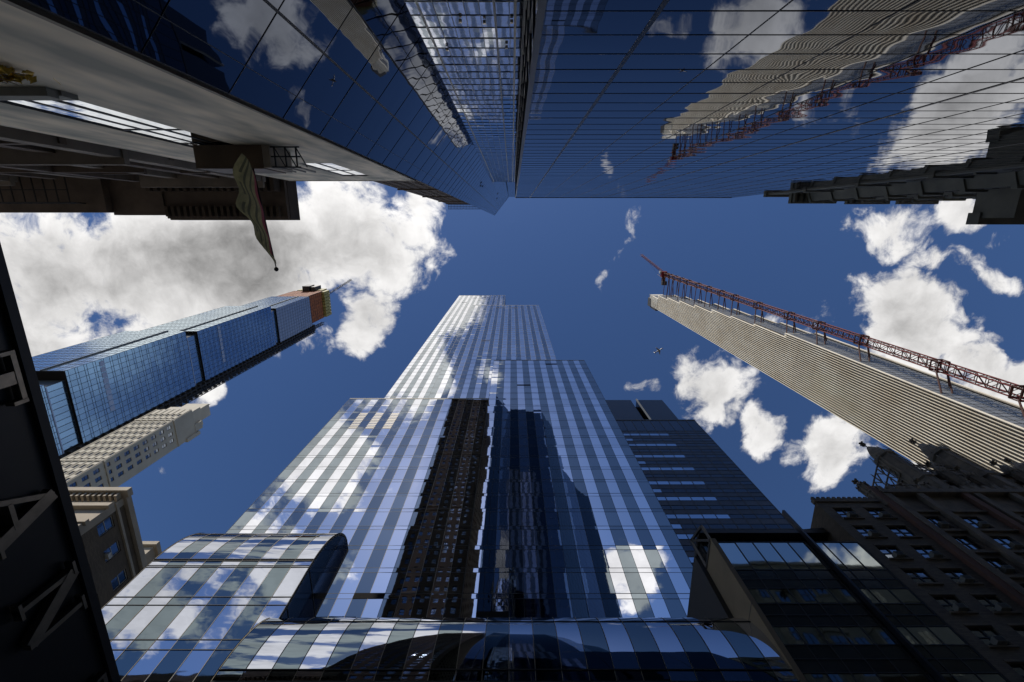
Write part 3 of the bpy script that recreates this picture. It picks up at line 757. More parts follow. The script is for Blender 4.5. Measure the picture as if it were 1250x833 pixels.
# ------------------------------------------------------------------ bay fronted building east of the wedge tower
def bay_building():
    t = thing('bay_building', (55, -15, .13), 'dark stone building with stacked projecting bays at the upper right edge', 'building')
    x0, x1, y1, H = 37.2, 96, -4.05, 71
    W = x1 - x0; fr = frame(x1, y1, .1, -1, 0)
    mb = MB(); mb.box(x0, x1, -40, y1, .1, H, 'bay_stone'); mb.box(x0 - .25, x1, -40, y1 + .3, H, H + .7, 'bay_stone')
    for z in range(8, 70, 9): mb.box(x0 - .12, x1, -40, y1 + .18, z, z + .5, 'bay_stone')
    mb.build('wall', t)
    bays = [(40.6, 43.4), (46.6, 50.2), (53.4, 57)]
    for k, (a, b) in enumerate(bays):
        mb = MB(); z1 = 67.5 if k == 0 else 66
        pr = [(a, y1), (a + .5, y1 + 1.05), (b - .5, y1 + 1.05), (b, y1)]
        mb.prism(pr[::-1], 8, z1, 'bay_stone', 'bay_stone')
        for z in lin(10, z1 - .5, 4.4):
            q = [(a - .15, y1), (a + .4, y1 + 1.3), (b - .4, y1 + 1.3), (b + .15, y1)]; mb.prism(q[::-1], z - .25, z + .25, 'bay_stone')
        mb.build('bay', t)
        for z in lin(10, z1 - .5, 4.4)[:-1]:
            mb = MB(); mb.box(a + .75, b - .75, y1 + 1.055, y1 + 1.09, z + .95, z + 3.45, 'frame_dark'); mb.box((a + b) / 2 - .05, (a + b) / 2 + .05, y1 + 1.07, y1 + 1.16, z + 1.0, z + 3.4, 'frame_dark')
            mb.box(a + .8, b - .8, y1 + 1.07, y1 + 1.15, z + 2.2, z + 2.28, 'frame_dark'); w = mb.build('window', t)
            mb = MB(); mb.box(a + .82, b - .82, y1 + 1.06, y1 + 1.10, z + 1.02, z + 3.38, 'window_dark'); o = mb.build('pane'); o.parent = w; o.location = -t.location
    for xa in (38.2, 44.2, 51, 58.2, 61):
        for z in lin(9, 67, 4.4)[:-1]:
            mb = MB(); mb.box(xa - .12, xa + 1.62, y1 + .006, y1 + .14, z + .95, z + 1.2, 'bay_stone'); mb.box(xa - .06, xa + 1.56, y1 + .006, y1 + .03, z + 1.2, z + 3.46, 'frame_dark')
            mb.box(xa + .7, xa + .8, y1 + .02, y1 + .09, z + 1.2, z + 3.4, 'frame_dark'); w = mb.build('window', t)
            mb = MB(); mb.box(xa, xa + 1.5, y1 + .01, y1 + .05, z + 1.22, z + 3.4, 'window_dark'); o = mb.build('pane'); o.parent = w; o.location = -t.location
    # deep stepped cornices with brackets
    mb = MB()
    for (xa, xb, z, d) in ((38.8, 45.2, 67.8, 1.35), (45.6, 51.4, 66.2, 1.5), (52.6, 58, 66.2, 1.5)):
        mb.box(xa, xb, y1 - .2, y1 + d, z, z + .6, 'bay_stone')
        for k in range(int((xb - xa) / .8)): mb.box(xa + .2 + k * .8, xa + .5 + k * .8, y1, y1 + d - .15, z - .5, z, 'bay_stone')
    mb.build('cornice', t)
    mb = MB(); xa, xb, z = 44.6, 58, 45.0                  # lower arched hood that reaches over the pavement
    mb.box(xa, xb, y1 - .2, -1.0, z + 1.6, z + 2.4, 'bay_stone'); mb.box(xa, xa + .7, y1, -.5, z - 1.5, z + 1.6, 'bay_stone'); mb.box(xb - .7, xb, y1, -.5, z - 1.5, z + 1.6, 'bay_stone')
    mb.box(xa - .2, xb + .2, -1.0, .1, z + 1.4, z + 2.6, 'bay_stone')
    for k in range(18): mb.box(xa + .8 + k * .68, xa + 1.05 + k * .68, y1, -1.2, z + 1.0, z + 1.6, 'bay_stone')
    mb.build('hood', t)
bay_building()

# ------------------------------------------------------------------ very tall thin striped tower (east)
def slim_tower():
    t = thing('slim_tower', (137, 62, .13), 'very tall thin tower with pale terracotta ribs rising on the right', 'skyscraper')
    xw, xe, yn = 128.0, 142.0, 73.2
    steps = [(0, 208, 49.8), (208, 236, 50.9), (236, 262, 52.0), (262, 288, 53.2), (288, 316, 54.6), (316, 345, 56.4), (345, 372, 58.4), (372, 396, 60.8), (396, 412, 63.5)]
    top = lambda y: max(z1 for z0, z1, s in steps if s <= y + .01)
    # glass west wall in strips between ribs
    n = 25; ys = [49.8 + (yn - 49.8) * i / n for i in range(n + 1)]
    mb = MB()
    for z0, z1, s in steps:
        fr = frame(xw + .25, yn, z0, 0, -1); W = yn - s
        for b in lin(0, z1 - z0, 4.4)[:-1]:
            pane(mb, fr, 0, W, b, b + 3.3, 'slim_glass', .003); pane(mb, fr, 0, W, b + 3.3, min(b + 4.4, z1 - z0), 'slim_glass', .003)
        mb.poly([(xw + .25, s, z1), (xe, s, z1), (xe, yn, z1), (xw + .25, yn, z1)], 'concrete')
        mb.poly([(xe, s, z0), (xe, yn, z0), (xe, yn, z1), (xe, s, z1)], 'terracotta')
        mb.poly([(xw, yn, z0), (xe, yn, z0), (xe, yn, z1), (xw, yn, z1)], 'slim_glass')
    mb.build('west_wall', t)
    for i in range(n + 1):
        y = ys[i]; h = top(y) + 1.0
        mb = MB(); w = .20
        prof = [(xw + .26, y - w), (xw + .0, y - w * .95), (xw - .46, y - w * .25), (xw - .46, y + w * .35), (xw - .10, y + w * .9), (xw + .26, y + w)]
        z = .1
        while z < h:                                        # stacked blocks
            z1 = min(h, z + 13.2); mb.prism(prof[::-1], z, z1 - .03, 'terracotta'); z = z1
        mb.box(xw - .02, xw + .26, y + w + .04, y + w + .10, .1, h - 1, 'bronze')
        mb.build('rib', t)
    mb = MB()                                               # south wall, one face per setback
    for k, (z0, z1, s) in enumerate(steps):
        fr = frame(xw + .3, s, z0, 1, 0); W = xe - xw - .3
        curtain(mb, fr, W, z1 - z0, lin(0, W, 2.7), lin(0, z1 - z0, 2.2), lambda i, j: 'slim_glass_south', 'dark_metal', .003, .12, .10, .06)
        mb.obox(fr, W - .9, W + .1, 0, z1 - z0, -.2, .5, 'terracotta'); mb.obox(fr, W - 1.7, W - .9, 0, z1 - z0, .07, .16, 'black_gap')
        mb.obox(fr, -.1, W, z1 - z0, z1 - z0 + .5, -.5, .1, 'concrete')
    mb.build('south_wall', t)
    mb = MB(); mb.box(xw - .3, xe - 3, 63.4, yn + .2, 412, 419, 'concrete')
    for k in range(9): mb.box(xw - .5, xw - .3, 64 + k, 64.5 + k, 396, 418, 'terracotta')
    mb.build('unfinished_top', t)
    mb = MB(); mb.box(xw - .7, xe - 4, 67.0, 74.4, 415, 424, 'frame_dark'); mb.box(xw - .5, xw + 2, 73.5, 75.2, 400, 416, 'dark_metal'); mb.box(xw + 1, xe - 4, 64, 67, 419, 421.5, 'frame_dark')
    for k in range(7): mb.bar((xw + .3, 64 + k * 1.4, 410), (xw + .3, 64 + k * 1.4, 423.5), .12, 'dark_metal')
    for z in (421, 423.4): mb.bar((xw + .3, 64, z), (xw + .3, 72.6, z), .12, 'dark_metal')
    mb.build('safety_deck', t)
    for k in range(28):
        mb = MB(); mb.box(xw + 1 + .0, xw + 2, yn + .05, yn + .7, 200 + k * 7.6, 200 + k * 7.6 + 2.2, 'dark_metal'); mb.build('bracket', t)
slim_tower()

def lattice(mb, p0, p1, w, seg, rc, rd, m, m2=None):
    """square lattice mast from p0 to p1"""
    p0 = Vector(p0); p1 = Vector(p1); d = (p1 - p0); L = d.length; d.normalize()
    a = Vector((1, 0, 0)); a = (a - d * a.dot(d)).normalized(); b = d.cross(a); h = w / 2
    c = [a * h + b * h, a * -h + b * h, a * -h - b * h, a * h - b * h]
    for k in c: mb.bar(p0 + k, p1 + k, rc, m)
    n = max(1, round(L / seg))
    for i in range(n):
        q0 = p0 + d * (L * i / n); q1 = p0 + d * (L * (i + 1) / n)
        for k in range(4):
            e, f = c[k], c[(k + 1) % 4]
            mb.bar(q0 + e, q0 + f, rd, m2 or m)
            if (i + k) % 2: mb.bar(q0 + e, q1 + f, rd, m2 or m)
            else: mb.bar(q0 + f, q1 + e, rd, m2 or m)
def red_crane():
    bx, by = 134.5, 43.4
    t = thing('tower_crane', (bx, by, .13), 'red lattice tower crane mast tied to the south side of the thin tower', 'crane')
    mb = MB(); lattice(mb, (bx, by, .1), (bx, by, 404), 2.7, 3.2, .22, .115, 'red_steel', 'rust_steel'); mb.build('mast', t)
    steps = [(208, 49.8), (236, 50.9), (262, 52.0), (288, 53.2), (316, 54.6), (345, 56.4), (372, 58.4), (396, 60.8), (413, 63.5)]
    for z in (62, 88, 113, 137, 170, 195, 217, 246, 273, 291, 311, 329, 347, 362, 376, 388, 397):
        s = next(v for k, v in steps if z < k)
        mb = MB()
        for dz in (0, 2.6):
            for dx, dy in ((-1.7, -1.7), (-1.7, 1.7)): mb.bar((bx + dx, by + dy, z + dz), (bx - dx, by + dy, z + dz), .22, 'rust_steel')
            for dx in (-1.7, 1.7): mb.bar((bx + dx, by - 1.7, z + dz), (bx + dx, by + 1.7, z + dz), .22, 'rust_steel')
        for dx in (-1.7, 1.7):
            for dy in (-1.7, 1.7): mb.bar((bx + dx, by + dy, z), (bx + dx, by + dy, z + 2.6), .18, 'rust_steel')
        for x0_, x1_, zz in ((-1.7, -4.5, -6), (1.7, -1.2, -6), (1.7, 3.5, 0)): mb.bar((bx + x0_, by + 1.7, z), (bx + x1_, s, z + zz), .27, 'rust_steel')
        mb.build('tie_frame', t)
    mb = MB(); mb.box(bx - 2.4, bx + 2.0, by - 2.4, by + 2.4, 404, 409, 'red_steel'); mb.box(bx - 1.2, bx + 1.2, by + 2.2, by + 8, 405, 408.4, 'rust_steel')
    mb.box(bx - 2, bx + 2, by + 6, by + 9.4, 402.5, 406, 'dark_metal'); mb.build('machinery_deck', t)
    mb = MB(); mb.box(bx - 3.9, bx - 2.5, by - 2.6, by - .6, 406, 408.4, 'frame_white'); mb.build('cab', t)
    mb = MB(); tip = Vector((*[c * 452 for c in px(782, 311)], 452)); lattice(mb, (bx - 1, by - 2, 408), tip, 1.5, 2.2, .13, .07, 'red_steel'); mb.build('jib', t)
    mb = MB(); mb.bar((bx, by + 4, 409), (bx, by + 2, 424), .2, 'rust_steel'); mb.bar((bx, by + 2, 424), Vector((bx - 1, by - 2, 408)).lerp(tip, .75), .06, 'dark_metal'); mb.build('backstay', t)
red_crane()

# ------------------------------------------------------------------ blue glass supertall under construction (west)
def blue_tower():
    t = thing('blue_tower', (-195, 74, .13), 'blue glass supertall still under construction with an orange netted top, left', 'skyscraper')
    yn = 88.5
    # (z0, z1, south face y, east face x)
    seg = [(0, 165, 59.5, -178.0), (174, 243, 56.8, -178.0), (252, 333, 59.0, -178.0), (340, 398, 62.0, -178.0)]
    xw = -211.0
    for z0, z1, ys, xe in seg:
        mb = MB(); fl = 4.1
        f = frame(xe, ys, z0, 0, 1); W = yn - ys; H = z1 - z0
        mE = 'film_glass' if z0 > 335 else 'blue_glass'
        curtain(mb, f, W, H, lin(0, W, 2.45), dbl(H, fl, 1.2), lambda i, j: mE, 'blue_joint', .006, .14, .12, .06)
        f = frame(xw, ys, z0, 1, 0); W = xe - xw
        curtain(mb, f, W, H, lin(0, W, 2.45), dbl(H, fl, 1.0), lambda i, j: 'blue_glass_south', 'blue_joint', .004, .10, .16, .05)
        mb.obox(f, W - 9.8, W - 9.2, 0, H, .06, .5, 'blue_joint')
        mb.poly([(xw, ys, z1 - .02), (xe, ys, z1 - .02), (xe, yn, z1 - .02), (xw, yn, z1 - .02)], 'roof_grey')
        mb.poly([(xw, ys, z0 + .02), (xw, yn, z0 + .02), (xe, yn, z0 + .02), (xe, ys, z0 + .02)], 'black_gap')
        mb.poly([(xw, yn, z0), (xe, yn, z0), (xe, yn, z1), (xw, yn, z1)], 'blue_joint'); mb.poly([(xw, ys, z0), (xw, yn, z0), (xw, yn, z1), (xw, ys, z1)], 'blue_joint')
        # temporary pale hoist strip and open panes
        f = frame(xe, ys, z0, 0, 1)
        if z0 < 335:
            zz = H * .22
            for k in range(9): mb.obox(f, 1.0 + k * 2.6, 3.2 + k * 2.6, zz, zz + 2.4, .05, .12, 'film_glass')
        mb.build('glass_section', t)
    for (za, zb, ys) in ((165, 174, 59.8), (243, 252, 60), (333, 340, 62.4)):
        mb = MB()
        mb.box(xw + .5, -179.2, ys + 1, yn - .5, za, zb, 'blue_joint')
        mb.box(-178.9, -178.0, ys + 1, yn, za + .2, za + .7, 'film_glass')
        f = frame(-179.1, ys + 1, za, 0, 1)
        curtain(mb, f, yn - ys - 1.5, zb - za, lin(0, yn - ys - 1.5, 2.45), [0, zb - za], lambda i, j: 'blue_glass', 'blue_joint', .004, .2, .2, .05)
        mb.build('recessed_floor', t)
    mb = MB(); mb.box(-205, -181.5, 64, 86.5, 398, 430, 'concrete')
    for k in range(9): mb.box(-206, -180.5, 63.6, 87, 398 + k * 4, 398.5 + k * 4, 'concrete')
    mb.build('concrete_frame', t)
    mb = MB(); f = frame(-179.6, 62.4, 398, 0, 1)
    curtain(mb, f, 24.5, 30, lin(0, 24.5, 3.0), lin(0, 30, 4.2), lambda i, j: 'orange_net', 'rust_steel', .03, .14, .25, .08)
    f = frame(-207, 62.0, 398, 1, 0); curtain(mb, f, 27.4, 34, lin(0, 27.4, 3), lin(0, 34, 4.2), lambda i, j: 'orange_net', 'rust_steel', .03, .14, .25, .08)
    mb.build('safety_net', t)
    mb = MB()
    for k in range(8): mb.box(-180.2, -177.4, 62.6 + k * 3.05, 65.2 + k * 3.05, 429, 442, 'yellow_form')
    for k in range(6): mb.box(-204 + k * 4, -200.6 + k * 4, 61.4, 62.6, 432, 444, 'yellow_form')
    mb.box(-200, -180.3, 63.5, 86, 430, 440, 'frame_dark'); mb.build('formwork', t)
    mb = MB(); mb.box(-197, -190.5, 57.0, 62, 428, 440, 'dark_metal'); mb.box(-190, -186, 58, 62, 430, 444, 'frame_dark'); mb.build('hoist_platform', t)
    # hoist lattice on the north edge of the east face
    mb = MB(); lattice(mb, (-177.4, 90.6, .1), (-177.4, 90.6, 420), 2.0, 4.1, .22, .14, 'dark_metal'); lattice(mb, (-177.4, 93.6, .1), (-177.4, 93.6, 400), 2.0, 4.1, .22, .14, 'dark_metal')
    for z in lin(60, 398, 4.1): mb.box(-178.5, -176.9, 88.6, 94.6, z, z + .7, 'frame_dark')
    mb.box(-180.5, -178.6, 88.7, 94.2, .1, 405, 'frame_dark'); mb.build('hoist_mast', t)
blue_tower()
t = thing('crane_jib', (-184, 70, 440), 'thin dark crane jib sticking out from the top of the blue tower', 'crane')
mb = MB(); a, b = px(430, 341); lattice(mb, (-184, 70, 438), (a * 470, b * 470, 470), 1.3, 2.4, .14, .08, 'dark_metal'); mb.build('jib', t)
mb = MB(); mb.box(-187, -182.6, 68.4, 72, 436, 440.5, 'dark_metal'); mb.build('crane_base', t)

# ------------------------------------------------------------------ cream apartment tower (left)
def apartment_tower():
    t = thing('apartment_tower', (-117, 67, .13), 'cream stone apartment tower with a window grid below the blue tower', 'tower')
    xe, xw, ys, yn, H = -110.0, -122.5, 62, 71.2, 147
    fS = frame(xw, ys, .1, 1, 0); fE = frame(xe, ys, .1, 0, 1)
    hS = [(1.0 + c * 1.95, 2.2 + c * 1.95, 3 + r * 3.3, 4.9 + r * 3.3) for r in range(43) for c in range(6)]
    hE = [(1.0 + c * 2.3, 2.2 + c * 2.3, 3 + r * 3.3, 4.9 + r * 3.3) for r in range(41) for c in range(3)]
    mb = MB(); punched(mb, fS, xe - xw, H, hS, 'cream_stone', .3); punched(mb, fE, yn - ys, H, hE, 'cream_stone_shade', .3)
    mb.poly([(xw, yn, .1), (xe, yn, .1), (xe, yn, H), (xw, yn, H)], 'cream_stone_shade'); mb.poly([(xw, ys, .1), (xw, yn, .1), (xw, yn, H), (xw, ys, H)], 'cream_stone_shade')
    mb.poly([(xw, ys, H), (xe, ys, H), (xe, yn, H), (xw, yn, H)], 'roof_grey'); mb.box(xw + .4, xe - .4, ys + .4, yn - .4, .1, H - .1, 'black_gap')
    for c in range(7): mb.obox(fS, .35 + c * 1.95, .6 + c * 1.95, 0, H, .003, .22, 'cream_stone')
    for z in (80, 112, 138): mb.obox(fS, 0, xe - xw, z, z + .5, .004, .3, 'cream_stone'); mb.obox(fE, 0, yn - ys, z, z + .5, .004, .3, 'cream_stone_shade')
    mb.build('wall', t)
    me = window_meshes(1.2, 1.9, 'frame_dark', 'window_pale'); me = (mesh_of(me[0], 'window'), mesh_of(me[1], 'pane'))
    hS.sort(key=lambda h: -h[2]); hE.sort(key=lambda h: -h[2])
    n = place_windows(t, fS, hS, me, 66); place_windows(t, fE, hE, me, 100, used=n)
    mb = MB(); mb.box(xw + 1.5, xe - .6, ys + 1, yn - 1.5, H, H + 5, 'cream_stone'); mb.box(xw + 3, xe - 1.6, ys + 2.2, yn - 2.6, H + 5, H + 11, 'cream_stone')
    mb.box(xe - 1.8, xe + .1, yn - 3.6, yn - 1, H, H + 3.6, 'cream_stone_shade'); mb.box(xe - 1.2, xe + .5, yn - .8, yn + .4, H - 5, H + 1.4, 'cream_stone_shade')
    for k in range(6): mb.box(xw + 2 + k * 1.7, xw + 2.6 + k * 1.7, ys + .2, ys + .8, H, H + 1.2, 'cream_stone')
    mb.build('crown', t)
    mb = MB()
    for k in range(7): mb.bar((xw + 2 + k * 1.4, ys + 3, H + 11), (xw + 2 + k * 1.4, ys + 3, H + 12.6), .08, 'dark_metal')
    mb.bar((xw + 2, ys + 3, H + 12.4), (xw + 10.4, ys + 3, H + 12.4), .08, 'dark_metal'); mb.build('roof_rail', t)
apartment_tower()

# ------------------------------------------------------------------ old hotel, left of the podium
def old_hotel():
    t = thing('old_hotel', (-52, 38, .13), 'old tan brick building with a sunlit stone cornice at lower left', 'building')
    xe, xw, ys, yn, H = -47.0, -64, 32, 44.2, 50
    fS = frame(xw, ys, .1, 1, 0); fE = frame(xe, ys, .1, 0, 1)
    hS = [(1.6 + c * 4.0, 4.2 + c * 4.0, 2 + r * 3.9, 4.6 + r * 3.9) for r in range(11) for c in range(4)]
    hE = [(a, a + 1.5, 7.1 + r * 3.9, 9.2 + r * 3.9) for r in range(11) for a in (1.2, 4.6, 8.6)]
    mb = MB(); punched(mb, fS, xe - xw, H, hS, 'hotel_stone', .5); punched(mb, fE, yn - ys, H, hE, 'hotel_brick', .3)
    mb.poly([(xw, yn, .1), (xe, yn, .1), (xe, yn, H), (xw, yn, H)], 'hotel_brick'); mb.poly([(xw, ys, H), (xe, ys, H), (xe, yn, H), (xw, yn, H)], 'roof_grey')
    mb.box(xw + .6, xe - .6, ys + .6, yn - .4, .1, H - .1, 'black_gap')
    for c in range(5): mb.obox(fS, .3 + c * 4.0, 1.2 + c * 4.0, 0, 44.5, .004, .4, 'hotel_stone')
    mb.obox(fE, 0, .9, 0, H, .004, .12, 'hotel_stone'); mb.obox(fE, yn - ys - .9, yn - ys, 0, H, .004, .12, 'hotel_stone')
    mb.build('wall', t)
    me = window_meshes(2.6, 2.6, 'frame_white', 'window_pale', 'pair'); me = (mesh_of(me[0], 'window'), mesh_of(me[1], 'pane')); place_windows(t, fS, hS, me)
    me = window_meshes(1.5, 2.1, 'frame_white', 'window_pale'); me = (mesh_of(me[0], 'window'), mesh_of(me[1], 'pane'))
    ac = MB(); ac.box(-.35, .35, -.35, .1, .1, .5, 'frame_white'); acm = mesh_of(ac, 'air_conditioner')
    place_windows(t, fE, hE, me, extra=[('air_conditioner', acm, lambda k: k % 3 == 1)])
    mb = MB()
    for z, d, h in ((44.6, .55, .5), (47.6, .5, .6), (H - .1, 1.0, .7)): mb.obox(fS, -.3, xe - xw + d * .8, z, z + h, .005, d, 'hotel_stone')
    for k in range(26): mb.obox(fS, .2 + k * .66, .5 + k * .66, 49.2, 49.9, .005, .7, 'hotel_stone')
    mb.obox(fE, 0, yn - ys + .2, H - .1, H + .6, .006, .5, 'hotel_stone'); mb.obox(fE, 0, yn - ys + .2, 48.7, 49.0, .006, .25, 'hotel_stone'); mb.build('cornice', t)
    mb = MB(); mb.box(-51.5, -47.5, 41.5, 45.6, H, H + 3.2, 'hotel_stone'); mb.box(-51.9, -47.1, 41.1, 46, H + 3.2, H + 3.8, 'hotel_stone'); mb.build('chimney_stack', t)
    mb = MB(); mb.box(-46.8, -45.6, 46.0, 47, 43, 52.6, 'hotel_stone'); mb.box(-47, -45.4, 45.8, 47.2, 52.6, 53.1, 'hotel_stone'); mb.box(-50, -47, 44.25, 47, .1, 46, 'hotel_brick'); mb.build('side_flue', t)
old_hotel()

# ------------------------------------------------------------------ black glass tower east of the striped tower
def black_tower():
    t = thing('black_tower', (32, 50, .13), 'black glass office tower with pale window strips beside the striped tower', 'tower')
    x0, x1, y, H = 22.3, 40.2, 42, 94; fr = frame(x0, y, .1, 1, 0); W = x1 - x0
    mb = MB(); rows = [0.0]; 
    while rows[-1] < H - 4.6: rows += [rows[-1] + 1.2, rows[-1] + 2.3, rows[-1] + 3.4, rows[-1] + 4.5]
    rows[-1] = H
    cols = lin(0, W, 2.0)
    def pick(i, j):
        k = j % 4
        if k == 1 and i < 5: return 'ribbon_glass'
        if k == 3 and j % 8 == 3 and i < 1: return 'ribbon_glass'
        return ('black_band', 'black_glass', 'black_band', 'black_glass')[k]
    curtain(mb, fr, W, H, cols, rows, pick, 'frame_dark', .004, .09, .07, .05)
    f2 = frame(x1, y, .1, 0, 1); curtain(mb, f2, 16, H, lin(0, 16, 2), rows, lambda i, j: ('black_band', 'black_glass')[j % 2], 'frame_dark', .004, .09, .07, .05)
    mb.box(x0, x1 - .05, y + .08, y + 16, .1, H - .02, 'black_gap')
    mb.obox(fr, 0, W + .1, H, H + .5, -.4, .08, 'frame_dark'); mb.build('curtain_wall', t)
    mb = MB(); mb.box(x0 + .5, 30.2, 43.5, 56, H, 110, 'black_band'); mb.box(31.6, 38.2, 43.5, 56, H, 110, 'black_band'); mb.box(30.2, 31.6, 45, 56, H, 109, 'black_gap')
    mb.bar((31.7, 43.4, H), (31.7, 43.4, 110), .3, 'black_glass'); mb.build('plant_screen', t)
black_tower()

# ------------------------------------------------------------------ ribbon window building
def ribbon_building():
    t = thing('ribbon_building', (25, 34, .13), 'low dark glass building with ribbon windows and a tan side wall, lower right', 'building')
    x0, x1, y, H = 18.6, 31.3, 28, 36.9; fr = frame(x0, y, .1, 1, 0); W = x1 - x0
    mb = MB(); rows = [0.0]
    while rows[-1] < H - 3.5: rows += [rows[-1] + .95, rows[-1] + 2.0, rows[-1] + 3.5]
    rows[-1] = H
    curtain(mb, fr, W, H, lin(0, W, 1.58), rows, lambda i, j: ('ribbon_spandrel', 'ribbon_spandrel', 'ribbon_window')[j % 3], 'frame_dark', .006, .07, .07, .05)
    mb.obox(fr, 8.2, 8.42, 0, 41, .05, .5, 'black_band')
    mb.build('curtain_wall', t)
    mb = MB(); mb.box(x0, x1, y + .1, 42, .1, H, 'black_gap'); mb.box(x0, x1, y + 2.4, 42, H, 40.4, 'ribbon_spandrel'); mb.box(x0 - .1, x1, y + 1.6, 42, 40.4, 40.9, 'frame_dark')
    for k in range(7): mb.box(x0 + .4 + k * 1.9, x0 + .5 + k * 1.9, y + 2.3, y + 2.4, H, 40.4, 'frame_dark')
    mb.build('body', t)
    mb = MB(); mb.box(x0 - .45, x0 - .02, y - .12, y + 3.2, .1, 37.4, 'tan_panel')
    for z in (12, 18, 24, 30): mb.box(x0 - .46, x0 - .40, y - .13, y + 3.21, z, z + .06, 'frame_dark')
    mb.build('side_wall', t)
    mb = MB()
    P = [(x0 - .4, y + .1, 37.4), (x0 - .4, y + 3.1, 37.4), (x0 - .4, y + 3.1, 41.2), (x0 - .4, y + .1, 39.4)]
    for a, b in ((0, 1), (1, 2), (2, 3), (3, 0), (0, 2)): mb.bar(P[a], P[b], .16, 'frame_dark')
    mb.bar(P[2], (x1, y + 1.7, 41.1), .16, 'frame_dark'); mb.build('parapet_frame', t)
    mb = MB(); mb.box(x0 - .9, x0 - .46, y + 3.2, 40, .1, 39, 'frame_dark'); mb.build('rear_wall', t)
ribbon_building()

# ------------------------------------------------------------------ brick apartments and the gothic building
def ac_mesh():
    ac = MB(); ac.box(-.36, .36, -.42, .1, .04, .46, 'ledge_stone')
    for k in range(5): ac.box(-.3, .3, -.435, -.42, .1 + k * .07, .13 + k * .07, 'frame_dark')
    return mesh_of(ac, 'air_conditioner')
def brick_apartments():
    t = thing('brick_apartments', (35, 36, .13), 'dim olive brick apartment house with paired sash windows at lower right', 'building')
    x0, x1, y, H = 31.45, 38.5, 28, 43; fr = frame(x0, y, .1, 1, 0); W = x1 - x0
    holes = [(a, a + 1.9, 1.2 + r * 2.8, 2.85 + r * 2.8) for r in range(15) for a in (1.1, 4.3)]
    mb = MB(); punched(mb, fr, W, H, holes, 'olive_brick', .28)
    f2 = frame(x0, 44, .1, 0, -1); mb.poly([f2(0, 0), f2(16, 0), f2(16, H), f2(0, H)], 'hotel_brick')
    mb.poly([(x0, y, H), (x1, y, H), (x1, 44, H), (x0, 44, H)], 'roof_grey'); mb.box(x0 + .4, x1, y + .4, 44, .1, H - .1, 'black_gap')
    wall = mb
    me = window_meshes(1.9, 1.65, 'frame_dark', 'window_pale', 'pair'); me = (mesh_of(me[0], 'window'), mesh_of(me[1], 'pane'))
    place_windows(t, fr, holes, me, extra=[('air_conditioner', ac_mesh(), lambda k: k % 5 != 2)])
    mb = wall
    for a0, a1, b0, b1 in holes: mb.obox(fr, a0 - .08, a1 + .08, b0 - .14, b0, .003, .14, 'gothic_stone'); mb.obox(fr, a0 - .04, a1 + .04, b1, b1 + .16, .003, .06, 'gothic_stone')
    mb.build('wall', t)
    mb = MB(); mb.obox(fr, -.1, W, H, H + .5, -.3, .14, 'olive_brick')
    for k in range(13): mb.obox(fr, .05 + k * .55, .35 + k * .55, H + .5, H + .85, -.2, .1, 'olive_brick')
    mb.build('parapet', t)
    mb = MB(); mb.box(x1 - .02, x1 + .7, y - .42, y + .3, .1, 45.5, 'red_brick'); mb.build('pilaster', t)
brick_apartments()
def turret(mb, x, y, z0, r, h, fin=True):
    o = math.pi / 8
    mb.lathe((x, y, z0), [(r, 0), (r, h * .50), (r * 1.15, h * .51), (r * 1.15, h * .54), (r * .93, h * .55), (r * .93, h * .80), (r * 1.12, h * .81), (r * 1.12, h * .84), (r * .8, h * .85), (r * .66, h * .92), (r * .22, h * .985), (.001, h)], 8, 'gothic_stone', o)
    for k in range(8):                                     # corner ribs and crockets
        t = o + math.pi / 4 * k; c, s = math.cos(t), math.sin(t)
        mb.bar((x + c * r * 1.01, y + s * r * 1.01, z0), (x + c * r * 1.01, y + s * r * 1.01, z0 + h * .80), .09, 'gothic_stone')
        mb.bar((x + c * r * 1.1, y + s * r * 1.1, z0 + h * .83), (x + c * r * 1.0, y + s * r * 1.0, z0 + h * .90), .1, 'gothic_stone', .03)
    if fin:
        mb.bar((x, y, z0 + h * .95), (x, y, z0 + h * 1.07), .09, 'gothic_stone'); mb.lathe((x, y, z0 + h * 1.03), [(.05, -.12), (.32, 0), (.05, .12)], 6, 'gothic_stone')
        for a in (0, 1): mb.box(x - (.34 if a else .1), x + (.34 if a else .1), y - (.1 if a else .34), y + (.1 if a else .34), z0 + h * 1.05, z0 + h * 1.05 + .16, 'gothic_stone')
